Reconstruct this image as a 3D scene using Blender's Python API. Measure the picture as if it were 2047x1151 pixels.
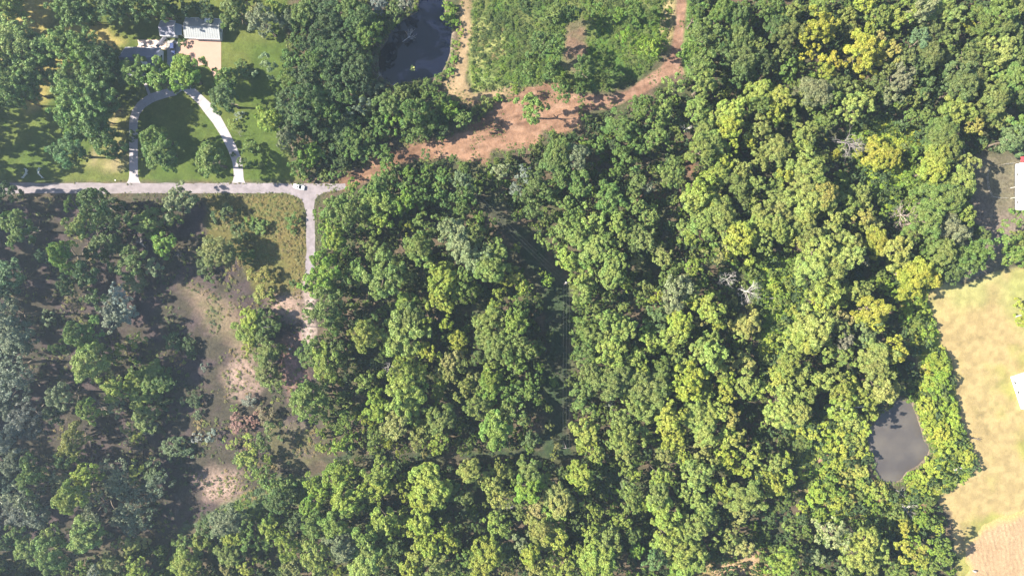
import bpy, bmesh, math, random
import numpy as np
from mathutils import Vector, Matrix

# ------------------------------------------------------------------ camera, sky, sun, exposure
scene = bpy.context.scene
for o in list(bpy.data.objects):
    bpy.data.objects.remove(o)
COL = scene.collection
M_PX = 0.2                       # metres on the ground per photograph pixel
CAM_H = 1023.5 * M_PX / 0.75     # drone height
cam_d = bpy.data.cameras.new('drone_camera')
cam_d.lens, cam_d.sensor_width = 24.0, 36.0
cam_d.clip_start, cam_d.clip_end = 1.0, 6000.0
cam = bpy.data.objects.new('drone_camera', cam_d)
COL.objects.link(cam)
cam.location = (0, 0, CAM_H)
scene.camera = cam

SUN_EL = math.radians(37)
world = bpy.data.worlds.new('World')
scene.world = world
world.use_nodes = True
wn = world.node_tree
sky = wn.nodes.new('ShaderNodeTexSky')
sky.sky_type = 'NISHITA'
sky.sun_disc = False
sky.sun_elevation = SUN_EL
sky.sun_rotation = math.radians(270)
sky.air_density, sky.dust_density, sky.ozone_density = 1.2, 1.2, 2.0
wn.links.new(sky.outputs[0], wn.nodes['Background'].inputs[0])
wn.nodes['Background'].inputs[1].default_value = 0.070

sun_d = bpy.data.lights.new('sun', 'SUN')
sun_d.energy, sun_d.angle, sun_d.color = 5.0, math.radians(0.53), (1.0, 0.91, 0.75)
sun = bpy.data.objects.new('sun', sun_d)
COL.objects.link(sun)
light_dir = Vector((math.cos(SUN_EL), -0.03, -math.sin(SUN_EL))).normalized()
sun.rotation_euler = (-light_dir).to_track_quat('Z', 'Y').to_euler()
sun.location = (-300, 0, 260)

vs = scene.view_settings
vs.view_transform, vs.look, vs.gamma, vs.exposure = 'Standard', 'None', 1.0, 2.42
vs.use_curve_mapping = False
scene.cycles.max_bounces = 6
scene.cycles.transparent_max_bounces = 4
scene.cycles.volume_bounces = 0

HAZE = 0.00012

# ------------------------------------------------------------------ helpers
rng = np.random.default_rng(7)
random.seed(7)

def W(px, py, h=0.0):
    """photo pixel at height h -> world x, y (perspective of the drone)"""
    s = M_PX * (CAM_H - h) / CAM_H
    return ((px - 1023.5) * s, -(py - 575.5) * s)

def PX(pts):
    return np.array([W(*p) for p in pts])

def from_tile(x0, y0, pts, s=2.877):
    return [(x0 + a / s, y0 + b / s) for a, b in pts]

def smooth(a, b, x):
    t = np.clip((x - a) / (b - a), 0, 1)
    return t * t * (3 - 2 * t)

def _hash(ix, iy, seed):
    n = (ix.astype(np.int64) * 374761393 + iy.astype(np.int64) * 668265263 + seed * 1442695041) & 0xFFFFFFFF
    n = ((n ^ (n >> 13)) * 1274126177) & 0xFFFFFFFF
    n = n ^ (n >> 16)
    return (n & 0xFFFF) / 65535.0

def vnoise(x, y, scale, seed=0):
    x = np.asarray(x) / scale; y = np.asarray(y) / scale
    ix, iy = np.floor(x), np.floor(y)
    fx, fy = x - ix, y - iy
    fx, fy = fx * fx * (3 - 2 * fx), fy * fy * (3 - 2 * fy)
    a = _hash(ix, iy, seed); b = _hash(ix + 1, iy, seed)
    c = _hash(ix, iy + 1, seed); d = _hash(ix + 1, iy + 1, seed)
    return (a * (1 - fx) + b * fx) * (1 - fy) + (c * (1 - fx) + d * fx) * fy

def fbm(x, y, scale, seed=0, octs=4):
    v, amp, tot = 0, 1.0, 0
    for i in range(octs):
        v = v + amp * vnoise(x, y, scale / 2 ** i, seed + 17 * i)
        tot += amp; amp *= 0.55
    return v / tot

def sdf(poly, x, y):
    """signed distance to a polygon, positive inside"""
    x = np.asarray(x, float); y = np.asarray(y, float)
    d = np.full(x.shape, 1e9); inside = np.zeros(x.shape, bool)
    n = len(poly)
    for i in range(n):
        ax, ay = poly[i]; bx, by = poly[(i + 1) % n]
        ex, ey = bx - ax, by - ay
        t = np.clip(((x - ax) * ex + (y - ay) * ey) / (ex * ex + ey * ey + 1e-9), 0, 1)
        d = np.minimum(d, (x - ax - t * ex) ** 2 + (y - ay - t * ey) ** 2)
        c = ((ay > y) != (by > y)) & (x < (bx - ax) * (y - ay) / (by - ay + 1e-12) + ax)
        inside ^= c
    return np.where(inside, 1, -1) * np.sqrt(d)

def tag(o, label=None, cat=None, group=None, kind=None):
    if label: o['label'] = label
    if cat: o['category'] = cat
    if group: o['group'] = group
    if kind: o['kind'] = kind
    return o

def link_mesh(name, me, mat, parent=None, loc=None):
    o = bpy.data.objects.new(name, me)
    COL.objects.link(o)
    if mat is not None and not me.materials:
        me.materials.append(mat)
    if parent is not None: o.parent = parent
    if loc is not None: o.location = loc
    return o

def obj(name, bm, mat, parent=None, smoothed=False):
    me = bpy.data.meshes.new(name)
    bm.normal_update()
    bm.to_mesh(me); bm.free()
    if smoothed:
        me.polygons.foreach_set('use_smooth', [True] * len(me.polygons))
    return link_mesh(name, me, mat, parent)

def empty(name, loc, rz=0.0, **kw):
    o = bpy.data.objects.new(name, None)
    COL.objects.link(o)
    o.empty_display_size = 0.5
    o.location = loc; o.rotation_euler = (0, 0, rz)
    return tag(o, **kw)

def box(bm, x0, x1, y0, y1, z0, z1, bev=0.0):
    vs_ = [bm.verts.new(p) for p in ((x0,y0,z0),(x1,y0,z0),(x1,y1,z0),(x0,y1,z0),(x0,y0,z1),(x1,y0,z1),(x1,y1,z1),(x0,y1,z1))]
    fs = [bm.faces.new([vs_[i] for i in f]) for f in ((3,2,1,0),(4,5,6,7),(0,1,5,4),(1,2,6,5),(2,3,7,6),(3,0,4,7))]
    if bev:
        es = {e for f in fs for e in f.edges}
        bmesh.ops.bevel(bm, geom=list(es), offset=bev, segments=2, affect='EDGES')
    return bm

def B(*a, **k):
    return box(bmesh.new(), *a, **k)

def tube(bm, pts, radii, n=6, cap=True):
    rings = []
    pts = [Vector(p) for p in pts]
    for i, p in enumerate(pts):
        d = (pts[min(i + 1, len(pts) - 1)] - pts[max(i - 1, 0)])
        if d.length < 1e-6: d = Vector((0, 0, 1))
        d.normalize()
        u = d.cross(Vector((0, 1, 0)) if abs(d.y) < 0.9 else Vector((1, 0, 0))).normalized()
        v = d.cross(u)
        rings.append([bm.verts.new(p + (u * math.cos(2 * math.pi * k / n) + v * math.sin(2 * math.pi * k / n)) * radii[i]) for k in range(n)])
    for a, b in zip(rings, rings[1:]):
        for k in range(n):
            bm.faces.new((a[k], a[(k + 1) % n], b[(k + 1) % n], b[k]))
    if cap:
        bm.faces.new(rings[0][::-1]); bm.faces.new(rings[-1])
    return bm

def prism(bm, poly, z0, z1):
    """extruded polygon (ccw list of (x, y))"""
    a = [bm.verts.new((x, y, z0)) for x, y in poly]
    b = [bm.verts.new((x, y, z1)) for x, y in poly]
    n = len(poly)
    bm.faces.new(b)
    bm.faces.new(a[::-1])
    for i in range(n):
        bm.faces.new((a[i], a[(i + 1) % n], b[(i + 1) % n], b[i]))
    return bm

# ------------------------------------------------------------------ materials
def new_mat(name):
    m = bpy.data.materials.new(name)
    m.use_nodes = True
    return m, m.node_tree, m.node_tree.nodes['Principled BSDF']

def plain(name, col, rough=0.7, metal=0.0, spec=0.3, noise=0.0, scale=3.0, bump=0.0):
    m, t, p = new_mat(name)
    p.inputs['Roughness'].default_value = rough
    p.inputs['Metallic'].default_value = metal
    p.inputs['Specular IOR Level'].default_value = spec
    p.inputs['Base Color'].default_value = (*col, 1)
    if noise or bump:
        tc = t.nodes.new('ShaderNodeTexCoord')
        n = t.nodes.new('ShaderNodeTexNoise')
        n.inputs['Scale'].default_value = scale
        n.inputs['Detail'].default_value = 6
        n.inputs['Roughness'].default_value = 0.7
        t.links.new(tc.outputs['Object'], n.inputs['Vector'])
        if noise:
            mx = t.nodes.new('ShaderNodeMix'); mx.data_type = 'RGBA'
            r = t.nodes.new('ShaderNodeMapRange')
            r.inputs[1].default_value, r.inputs[2].default_value = 0.3, 0.7
            t.links.new(n.outputs[0], r.inputs[0])
            t.links.new(r.outputs[0], mx.inputs[0])
            mx.inputs[6].default_value = (*[c * (1 - noise) for c in col], 1)
            mx.inputs[7].default_value = (*[min(1, c * (1 + noise)) for c in col], 1)
            t.links.new(mx.outputs[2], p.inputs['Base Color'])
        if bump:
            b = t.nodes.new('ShaderNodeBump')
            b.inputs['Strength'].default_value = bump
            t.links.new(n.outputs[0], b.inputs['Height'])
            t.links.new(b.outputs[0], p.inputs['Normal'])
    return m

def leaf_mat(name, transl=0.25, rough=0.5, spec=0.22):
    """leaves: the tree's own tint (object property or scatter attribute), each leaf a little different"""
    m, t, p = new_mat(name)
    N, L = t.nodes, t.links
    at = N.new('ShaderNodeAttribute'); at.attribute_type = 'INSTANCER'; at.attribute_name = 'tint'
    geo = N.new('ShaderNodeNewGeometry')
    v = N.new('ShaderNodeMapRange')
    v.inputs[3].default_value, v.inputs[4].default_value = 0.6, 1.45
    L.new(geo.outputs['Random Per Island'], v.inputs[0])
    mul = N.new('ShaderNodeMix'); mul.data_type = 'RGBA'; mul.blend_type = 'MULTIPLY'
    mul.inputs[0].default_value = 1.0
    L.new(at.outputs['Color'], mul.inputs[6])
    L.new(v.outputs[0], mul.inputs[7])
    # broad drift of hue through one crown
    tc = N.new('ShaderNodeTexCoord')
    nz = N.new('ShaderNodeTexNoise'); nz.inputs['Scale'].default_value = 1.7; nz.inputs['Detail'].default_value = 3
    L.new(tc.outputs['Object'], nz.inputs['Vector'])
    r2 = N.new('ShaderNodeMapRange')
    r2.inputs[1].default_value, r2.inputs[2].default_value = 0.3, 0.7
    r2.inputs[3].default_value, r2.inputs[4].default_value = 0.474, 0.524
    L.new(nz.outputs[0], r2.inputs[0])
    hs = N.new('ShaderNodeHueSaturation')
    L.new(r2.outputs[0], hs.inputs['Hue'])
    L.new(mul.outputs[2], hs.inputs['Color'])
    L.new(hs.outputs[0], p.inputs['Base Color'])
    p.inputs['Roughness'].default_value = rough
    p.inputs['Specular IOR Level'].default_value = spec
    tr = N.new('ShaderNodeBsdfTranslucent')
    L.new(hs.outputs[0], tr.inputs['Color'])
    ms = N.new('ShaderNodeMixShader'); ms.inputs[0].default_value = transl
    L.new(p.outputs[0], ms.inputs[1]); L.new(tr.outputs[0], ms.inputs[2])
    L.new(ms.outputs[0], N['Material Output'].inputs['Surface'])
    return m

MAT_LEAF = leaf_mat('foliage')
MAT_NEEDLE = leaf_mat('pine_needles', 0.15, 0.6, 0.25)
MAT_BARK = plain('bark', (0.10, 0.08, 0.062), 0.9, noise=0.35, scale=4, bump=0.4)
MAT_PINEBARK = plain('pine_bark', (0.14, 0.085, 0.06), 0.9, noise=0.35, scale=4, bump=0.4)
MAT_DEAD = plain('bleached_wood', (0.35, 0.325, 0.315), 0.85, noise=0.25, scale=2.5)
MAT_DEADDARK = plain('grey_dead_wood', (0.15, 0.135, 0.135), 0.85, noise=0.25, scale=2.5)
# ------------------------------------------------------------------ zones of the ground (photo pixels -> metres)
Z = {}
Z['pond1'] = PX(from_tile(512, 0, [(1090,-260),(1090,0),(1090,90),(1135,130),(1130,200),(1120,300),(1100,370),(1060,440),(960,462),(860,475),(800,510),(770,485),(730,455),(700,430),(695,310),(745,230),(780,150),(850,100),(920,60),(930,0),(920,-260)]))
Z['pond2'] = PX(from_tile(1536, 751, [(640,215),(700,185),(745,130),(830,148),(860,220),(890,320),(905,370),(940,420),(920,470),(870,520),(800,560),(770,605),(720,622),(680,622),(640,600),(610,550),(600,480),(575,430),(565,350),(600,290)]))
Z['yard'] = PX([(-200,-200),(575,-60),(575,60),(572,200),(568,300),(600,362),(-200,364)])
Z['tan_lawn'] = PX([(-200,-120),(60,-60),(110,0),(95,60),(170,40),(215,60),(245,85),(230,110),(150,75),(110,90),(140,130),(150,150),(110,155),(95,200),(60,225),(20,180),(-200,190)])
Z['tan_yard2'] = PX([(200,215),(262,218),(258,330),(235,345),(170,330),(190,300),(215,290),(212,250)])
Z['left_wood'] = PX([(-200,392),(300,392),(420,400),(640,560),(640,930),(560,1000),(420,1040),(330,1080),(120,1100),(-200,1100)])
Z['meadow'] = PX([(412,388),(585,391),(606,405),(612,450),(612,560),(600,600),(520,590),(470,520),(410,500)])
Z['tan_patch'] = PX([(368,575),(395,565),(430,590),(475,610),(490,650),(520,700),(500,740),(470,720),(450,680),(420,660),(395,620)])
Z['pink1'] = PX([(445,740),(470,710),(500,720),(530,750),(520,780),(490,805),(455,795)])
Z['pink2'] = PX([(395,950),(430,930),(480,945),(490,980),(460,1005),(410,995)])
Z['pink3'] = PX([(535,585),(600,580),(618,600),(600,640),(565,640),(540,620)])
Z['pink4'] = PX([(560,690),(612,670),(612,790),(585,790),(562,740)])
Z['lane'] = PX([(604,560),(632,560),(628,640),(634,660),(630,700),(600,700),(606,640)])
Z['dirt1'] = PX([(922,-60),(942,-60),(940,60),(934,120),(932,165),(945,188),(985,182),(1025,172),(1035,185),(1000,205),(950,215),(905,200),(880,168),(905,150),(915,100),(922,60)])
Z['dirt2'] = PX([(905,195),(950,205),(1000,200),(1060,175),(1110,166),(1150,185),(1165,215),(1160,250),(1130,268),(1085,262),(1075,290),(1020,302),(985,300),(975,330),(930,322),(905,312),(860,318),(800,328),(740,355),(690,382),(655,374),(690,355),(740,325),(780,302),(830,288),(900,272),(930,255),(960,240),(985,215)])
Z['dirt3'] = PX([(1150,188),(1225,190),(1262,175),(1312,140),(1340,110),(1350,50),(1357,-60),(1376,-60),(1368,60),(1360,110),(1367,149),(1340,151),(1290,185),(1250,205),(1220,218),(1165,218)])
Z['dirt4'] = PX([(1090,400),(1150,392),(1330,386),(1345,395),(1250,404),(1120,408)])
Z['dirt5'] = PX([(1370,300),(1392,300),(1392,350),(1375,352)])
Z['field'] = PX([(1842,588),(1885,570),(1960,560),(1990,545),(2060,536),(2300,536),(2300,1300),(1925,1300),(1912,1110),(1900,1025),(1872,1000),(1915,970),(1955,935),(1945,890),(1925,860),(1915,790),(1900,720),(1875,680),(1860,630)])
Z['tilled'] = PX([(1935,1090),(1975,1055),(2060,1030),(2300,1020),(2300,1300),(1935,1300)])
Z['right_yard'] = PX([(1925,330),(1960,310),(2300,290),(2300,520),(2040,470),(2000,530),(1930,580),(1880,575),(1900,540),(1960,480),(1940,420)])
Z['vines_top'] = PX([(945,-40),(1345,-40),(1335,100),(1300,140),(1225,186),(1150,182),(1100,165),(1030,170),(945,183),(936,165),(944,60)])
Z['bare_top'] = PX([(1133,48),(1168,42),(1170,118),(1150,150),(1122,128)])
Z['straw_top'] = PX([(942,40),(975,30),(1010,60),(1010,110),(975,130),(1000,170),(950,183),(937,160)])
Z['straw_top2'] = PX([(1325,-20),(1352,-20),(1346,70),(1336,110),(1318,90)])
Z['vines_track'] = PX([(1378,-40),(1400,0),(1395,80),(1390,140),(1370,150),(1362,110),(1370,60)])
Z['vines_right'] = PX([(1700,270),(1740,235),(1830,250),(1870,300),(1875,370),(1845,420),(1790,440),(1745,400),(1715,340)])
Z['vines_mid'] = PX([(1490,535),(1530,505),(1590,520),(1615,580),(1605,650),(1565,690),(1545,740),(1515,710),(1528,640),(1505,600)])
Z['scrub'] = PX([(1565,850),(1640,830),(1700,850),(1732,880),(1738,950),(1800,990),(1850,1010),(1885,1060),(1800,1065),(1700,1085),(1640,1040),(1600,960),(1585,900)])
Z['bank'] = PX([(1835,800),(1870,740),(1905,770),(1918,850),(1952,915),(1940,950),(1870,1000),(1805,985),(1865,915),(1852,870),(1842,830)])
Z['field_edge'] = PX([(1775,520),(1860,560),(1850,590),(1865,640),(1902,720),(1885,770),(1850,740),(1820,690),(1800,600)])
Z['tan_bottom'] = PX([(1380,1130),(1450,1100),(1540,1095),(1570,1180),(1380,1180)])
Z['vine_strip'] = PX([(360,1062),(470,1000),(560,950),(640,955),(632,1000),(530,1022),(430,1035)])
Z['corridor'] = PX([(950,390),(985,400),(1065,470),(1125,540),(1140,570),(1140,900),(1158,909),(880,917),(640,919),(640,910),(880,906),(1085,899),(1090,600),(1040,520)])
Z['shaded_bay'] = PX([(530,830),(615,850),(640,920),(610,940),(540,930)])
GAPS = [(658,779,735,814),(735,602,787,637),(860,662,892,692),(1190,920,1245,1012),(1440,1001,1464,1064),(776,994,810,1017),(890,1018,974,1060),(1190,578,1282,618),(1309,402,1358,495),(1345,200,1378,330),(1587,905,1645,978),(1538,980,1598,1062),(700,700,760,745),(600,845,640,905),(1095,410,1120,440),(1440,640,1465,700),(1280,860,1312,930),(690,560,715,640)]
for i_, (a_, b_, c_, d_) in enumerate(GAPS):      # shaded hollows where the canopy stays open
    mx_, my_ = (a_ + c_) / 2, (b_ + d_) / 2
    Z['gap%d' % i_] = PX([(mx_ + (c_ - a_) / 2 * math.cos(t_ * .524) * (1 + .18 * math.sin(3 * t_ + i_)), my_ + (d_ - b_) / 2 * math.sin(t_ * .524) * (1 + .18 * math.cos(2 * t_ + i_))) for t_ in range(12)])
OPEN = ['yard','pond1','pond2','meadow','dirt1','dirt2','dirt3','field','right_yard','corridor','left_wood','vines_top','shaded_bay']

# ------------------------------------------------------------------ ground sheet
def axis(lo, hi, step, far, nfar):
    core = np.arange(lo, hi + step * 0.5, step)
    g = np.geomspace(1, far, nfar)
    return np.concatenate([lo - g[::-1], core, hi + g])

gx = axis(-225, 225, 0.65, 1300, 26)
gy = axis(-130, 130, 0.65, 1300, 26)
X, Y = np.meshgrid(gx, gy)
S = {k: sdf(p, X, Y) for k, p in Z.items() if not k.startswith('gap')}
wob = (fbm(X, Y, 9, 3) - 0.5) * 5.0 + (fbm(X, Y, 2.4, 5, 2) - 0.5) * 2.2

GRAIN = np.full(X.shape, 1.0)
def blend(col, new, key, soft=1.2, k=1.0, w=1.0):
    f = smooth(-soft, soft, S[key] + wob * w) * k
    return col * (1 - f[..., None]) + new * f[..., None]

def mixc(a, b, f):
    f = np.clip(f, 0, 1)[..., None]
    return np.array(a) * (1 - f) + np.array(b) * f

n1 = fbm(X, Y, 22, 11); n2 = fbm(X, Y, 6, 12); n3 = fbm(X, Y, 2.2, 13, 2)
c1 = smooth(0.35, 0.65, n1); c2 = smooth(0.35, 0.65, n2); c3 = smooth(0.3, 0.7, n3)
litter = mixc((0.044,0.048,0.024), (0.068,0.052,0.036), c2)
col = litter
col = blend(col, mixc((0.043,0.032,0.033), (0.031,0.029,0.019), c2 * 0.8), 'left_wood', 4)  # purple-brown bare soil, darkened further to stand in for tree shade
col = blend(col, mixc((0.043,0.066,0.013), (0.086,0.093,0.024), 0.5 * c1 + 0.3 * c2 - 0.2), 'yard', 1.0, 1, 0.35)
col = blend(col, mixc((0.211,0.170,0.063), (0.158,0.142,0.037), c2 * 0.7), 'tan_lawn', 3.5)
col = blend(col, mixc((0.179,0.150,0.079), (0.111,0.111,0.037), c2), 'tan_yard2', 3.0)
col = blend(col, mixc((0.096,0.076,0.028), (0.065,0.065,0.022), c1 * 0.6 + c3 * 0.5), 'meadow', 2.0)
col = blend(col, mixc((0.19,0.138,0.092), (0.10,0.088,0.045), np.clip(c2 * .7 + c3 * .5, 0, 1)), 'tan_patch', 4.5, 0.62)
for k in ('pink1', 'pink2', 'pink3'):
    col = blend(col, mixc((0.211,0.149,0.124), (0.136,0.099,0.081), c2), k, 3.0, 0.9)
col = blend(col, mixc((0.248,0.136,0.118), (0.136,0.087,0.074), c2), 'pink4', 2.5, 0.9)
col = blend(col, mixc((0.211,0.167,0.155), (0.174,0.136,0.118), c2), 'lane', 1.0, 1, 0.4)
col = blend(col, mixc((0.045,0.085,0.018), (0.072,0.085,0.027), c2), 'vines_top', 1.6)
col = blend(col, mixc((0.154,0.162,0.056), (0.098,0.128,0.040), c2), 'straw_top', 2.5)
col = blend(col, mixc((0.22,0.17,0.09), (0.14,0.13,0.05), c2), 'straw_top2', 1.5)
for k in ('vines_track', 'vines_right', 'vines_mid'):
    col = blend(col, mixc((0.08,0.15,0.03), (0.10,0.13,0.04), c2), k, 2.0)
col = blend(col, mixc((0.126,0.119,0.042), (0.182,0.119,0.070), c2), 'scrub', 3.0)
col = blend(col, mixc((0.17,0.18,0.05), (0.20,0.18,0.07), c2), 'bank', 2.0)
col = blend(col, mixc((0.22,0.24,0.05), (0.28,0.26,0.08), c2), 'field_edge', 2.0)
col = blend(col, mixc((0.266,0.182,0.119), (0.168,0.133,0.063), c2), 'tan_bottom', 3.0)
col = blend(col, mixc((0.11,0.072,0.05), (0.07,0.065,0.035), c2), 'bare_top', 2.0)
col = blend(col, mixc((0.06,0.10,0.035), (0.09,0.10,0.05), c2), 'vine_strip', 2.0)
col = blend(col, mixc((0.024,0.038,0.018), (0.032,0.034,0.022), c2), 'corridor', 1.5)  # dark grass; the cutting's shade is also put into this colour
col = blend(col, mixc((0.075,0.060,0.049), (0.060,0.056,0.030), c2), 'shaded_bay', 1.5)  # soil tone lowered a little to paint in the bay's shade
col = blend(col, mixc((0.116,0.092,0.075), (0.082,0.075,0.048), c1 * 0.7 + 0.3 * c2), 'right_yard', 3.0)
fieldc = mixc((0.296,0.229,0.122), (0.222,0.215,0.074), smooth(0.42, 0.66, fbm(X, Y, 16, 21)))
fieldc = fieldc * (1 - (0.22 * smooth(0.6, 0.8, fbm(X, Y, 5, 22)))[..., None])
gf = smooth(.38, .62, fbm(X, Y, 24, 25)) * smooth(W(0, 860)[1], W(0, 640)[1], Y) * .75
fieldc = fieldc * (1 - gf)[..., None] + np.array((0.275, 0.285, 0.12)) * gf[..., None]
fieldc = fieldc * (0.97 + 0.06 * n3)[..., None]
col = blend(col, fieldc * np.array((.70, .69, .62)), 'field', 0.8, 1, 0.5)
RU = X * .965 + Y * .26; RV = -X * .26 + Y * .965
rut = smooth(.42, .7, fbm(RU / 6, RV, 1.6, 61, 3))
redd = mixc((0.282,0.162,0.102), (0.216,0.120,0.075), c2)
redd = mixc((0.300,0.198,0.138), (0,0,0), np.zeros_like(n1)) * (0.35 * smooth(.55, .8, n3))[..., None] + redd * (1 - 0.35 * smooth(.55, .8, n3))[..., None]
tand = mixc((0.200,0.145,0.087), (0.150,0.110,0.062), c2)
redd = redd * .74 * (1 - .35 * rut)[..., None] * np.array((.88, .90, .95))
col = blend(col, tand, 'dirt1', 0.9, 1, 0.5)
col = blend(col, redd, 'dirt2', 0.9, 1, 0.6)
col = blend(col, redd * np.array((1.0, 1.02, 1.08)), 'dirt3', 0.6, 1, 0.35)
col = blend(col, redd * 0.8, 'dirt4', 1.0, 0.9, 0.6)
col = blend(col, redd * 0.8, 'dirt5', 1.0, 0.9, 0.6)
pond_s = np.maximum(S['pond1'], S['pond2'])
mud = smooth(-1.6, 0.2, pond_s + wob * 0.25)
col = col * (1 - mud[..., None]) + np.array((0.10,0.08,0.06)) * mud[..., None]
col = np.clip(.9 * col * (0.82 + 0.36 * c3 * 0.6 + 0.14 * n2)[..., None], 0.01, 0.7)
Zg = (fbm(X, Y, 30, 31) - 0.5) * 0.0
Zg = Zg - 1.6 * smooth(-0.8, 3.0, pond_s + wob * 0.15)

for k_, v_ in (('yard', .6), ('field', .3), ('dirt1', .55), ('dirt2', .55), ('dirt3', .55)):
    f_ = smooth(-1, 1, S[k_]); GRAIN = GRAIN * (1 - f_) + v_ * f_

def grid_mesh(name, X, Y, Zv, colors, grain=None):
    ny, nx = X.shape
    co = np.stack([X, Y, Zv], -1).reshape(-1, 3).astype(np.float32)
    i = np.arange(ny * nx).reshape(ny, nx)
    q = np.stack([i[:-1, :-1], i[:-1, 1:], i[1:, 1:], i[1:, :-1]], -1).reshape(-1, 4).astype(np.int32)
    me = bpy.data.meshes.new(name)
    me.vertices.add(len(co)); me.vertices.foreach_set('co', co.ravel())
    me.loops.add(q.size); me.loops.foreach_set('vertex_index', q.ravel())
    me.polygons.add(len(q)); me.polygons.foreach_set('loop_start', np.arange(0, q.size, 4, dtype=np.int32))
    me.update(); me.validate()
    me.polygons.foreach_set('use_smooth', np.ones(len(q), bool))
    a = me.attributes.new('soil', 'FLOAT_COLOR', 'POINT')
    a.data.foreach_set('color', np.concatenate([colors.reshape(-1, 3), np.full((len(co), 1), .5) if grain is None else grain.reshape(-1, 1)], 1).astype(np.float32).ravel())
    return me

def ground_mat():
    m, t, p = new_mat('soil_and_grass')
    N, L = t.nodes, t.links
    at = N.new('ShaderNodeAttribute'); at.attribute_name = 'soil'
    tc = N.new('ShaderNodeTexCoord')
    f = [N.new('ShaderNodeTexNoise') for _ in range(2)]
    for n, s, d in zip(f, (0.9, 3.2), (8, 4)):
        n.inputs['Scale'].default_value = s; n.inputs['Detail'].default_value = d; n.inputs['Roughness'].default_value = 0.75
        L.new(tc.outputs['Object'], n.inputs['Vector'])
    ad = N.new('ShaderNodeMath'); ad.operation = 'ADD'
    L.new(f[0].outputs[0], ad.inputs[0]); L.new(f[1].outputs[0], ad.inputs[1])
    r = N.new('ShaderNodeMapRange')
    r.inputs[1].default_value, r.inputs[2].default_value = 0.82, 1.18
    r.inputs[3].default_value, r.inputs[4].default_value = 0.5, 1.5
    L.new(ad.outputs[0], r.inputs[0])
    mx = N.new('ShaderNodeMix'); mx.data_type = 'RGBA'; mx.blend_type = 'MULTIPLY'; mx.inputs[0].default_value = 1
    gm = N.new('ShaderNodeMix'); gm.inputs[2].default_value = 1.0
    L.new(at.outputs['Alpha'], gm.inputs[0]); L.new(r.outputs[0], gm.inputs[3])
    L.new(at.outputs['Color'], mx.inputs[6]); L.new(gm.outputs[0], mx.inputs[7])
    L.new(mx.outputs[2], p.inputs['Base Color'])
    b = N.new('ShaderNodeBump'); b.inputs['Strength'].default_value = 0.6; b.inputs['Distance'].default_value = 0.25
    L.new(ad.outputs[0], b.inputs['Height']); L.new(b.outputs[0], p.inputs['Normal'])
    p.inputs['Roughness'].default_value = 0.95
    p.inputs['Specular IOR Level'].default_value = 0.1
    return m

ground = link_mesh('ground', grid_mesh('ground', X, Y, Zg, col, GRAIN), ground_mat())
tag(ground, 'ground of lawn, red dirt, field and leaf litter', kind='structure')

def inside(key, x, y):
    return sdf(Z[key], np.atleast_1d(x), np.atleast_1d(y))

# ------------------------------------------------------------------ water
def water_mat(name, col, rough, spec=0.5, vary=1.0):
    m, t, p = new_mat(name)
    p.inputs['Base Color'].default_value = (*col, 1)
    p.inputs['Roughness'].default_value = rough
    p.inputs['IOR'].default_value = 1.33
    p.inputs['Specular IOR Level'].default_value = spec
    N, L = t.nodes, t.links
    tc = N.new('ShaderNodeTexCoord')
    n = N.new('ShaderNodeTexNoise'); n.inputs['Scale'].default_value = 1.2; n.inputs['Detail'].default_value = 3
    L.new(tc.outputs['Object'], n.inputs['Vector'])
    n2_ = N.new('ShaderNodeTexNoise'); n2_.inputs['Scale'].default_value = 0.09; n2_.inputs['Detail'].default_value = 5
    L.new(tc.outputs['Object'], n2_.inputs['Vector'])
    mx = N.new('ShaderNodeMix'); mx.data_type = 'RGBA'
    rr = N.new('ShaderNodeMapRange'); rr.inputs[1].default_value, rr.inputs[2].default_value = .38, .64
    L.new(n2_.outputs[0], rr.inputs[0]); L.new(rr.outputs[0], mx.inputs[0])
    mx.inputs[6].default_value = (*[c * (1 - .2 * vary) for c in col], 1); mx.inputs[7].default_value = (col[0] * (1 + .2 * vary), col[1] * (1 + .2 * vary), col[2] * (1 + .08 * vary), 1)
    L.new(mx.outputs[2], p.inputs['Base Color'])
    b = N.new('ShaderNodeBump'); b.inputs['Strength'].default_value = 0.012; b.inputs['Distance'].default_value = 0.1
    L.new(n.outputs[0], b.inputs['Height']); L.new(b.outputs[0], p.inputs['Normal'])
    return m

def pond(key, name, label, mat):
    c = Z[key]
    cen = c.mean(0)
    bm = bmesh.new()
    out = cen + (c - cen) * 1.08
    vs_ = [bm.verts.new((x, y, -0.45)) for x, y in out]
    f = bm.faces.new(vs_)
    f.normal_update()
    if f.normal.z < 0: f.normal_flip()
    bmesh.ops.triangulate(bm, faces=[f])
    return tag(obj(name, bm, mat), label, kind='structure')

pond('pond1', 'pond_water', 'dark blue pond water', water_mat('dark_pond_water', (0.0032, 0.0042, 0.0115), 0.08, 0.6, 0.3))
pond('pond2', 'pond_water', 'muddy grey pond water', water_mat('muddy_pond_water', (0.054, 0.049, 0.049), 0.12))

# ------------------------------------------------------------------ paved surfaces
MAT_ASPHALT = plain('worn_asphalt', (0.130, 0.114, 0.125), 0.9, noise=0.3, scale=0.35, bump=0.15)
MAT_CONC = plain('pale_concrete', (0.205, 0.188, 0.203), 0.85, noise=0.12, scale=0.8, bump=0.1)
MAT_CONC2 = plain('grey_concrete', (0.20, 0.195, 0.20), 0.85, noise=0.12, scale=0.8, bump=0.1)
MAT_PINK = plain('pinkish_concrete', (0.235, 0.150, 0.118), 0.85, noise=0.07, scale=0.5, bump=0.1)

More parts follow.
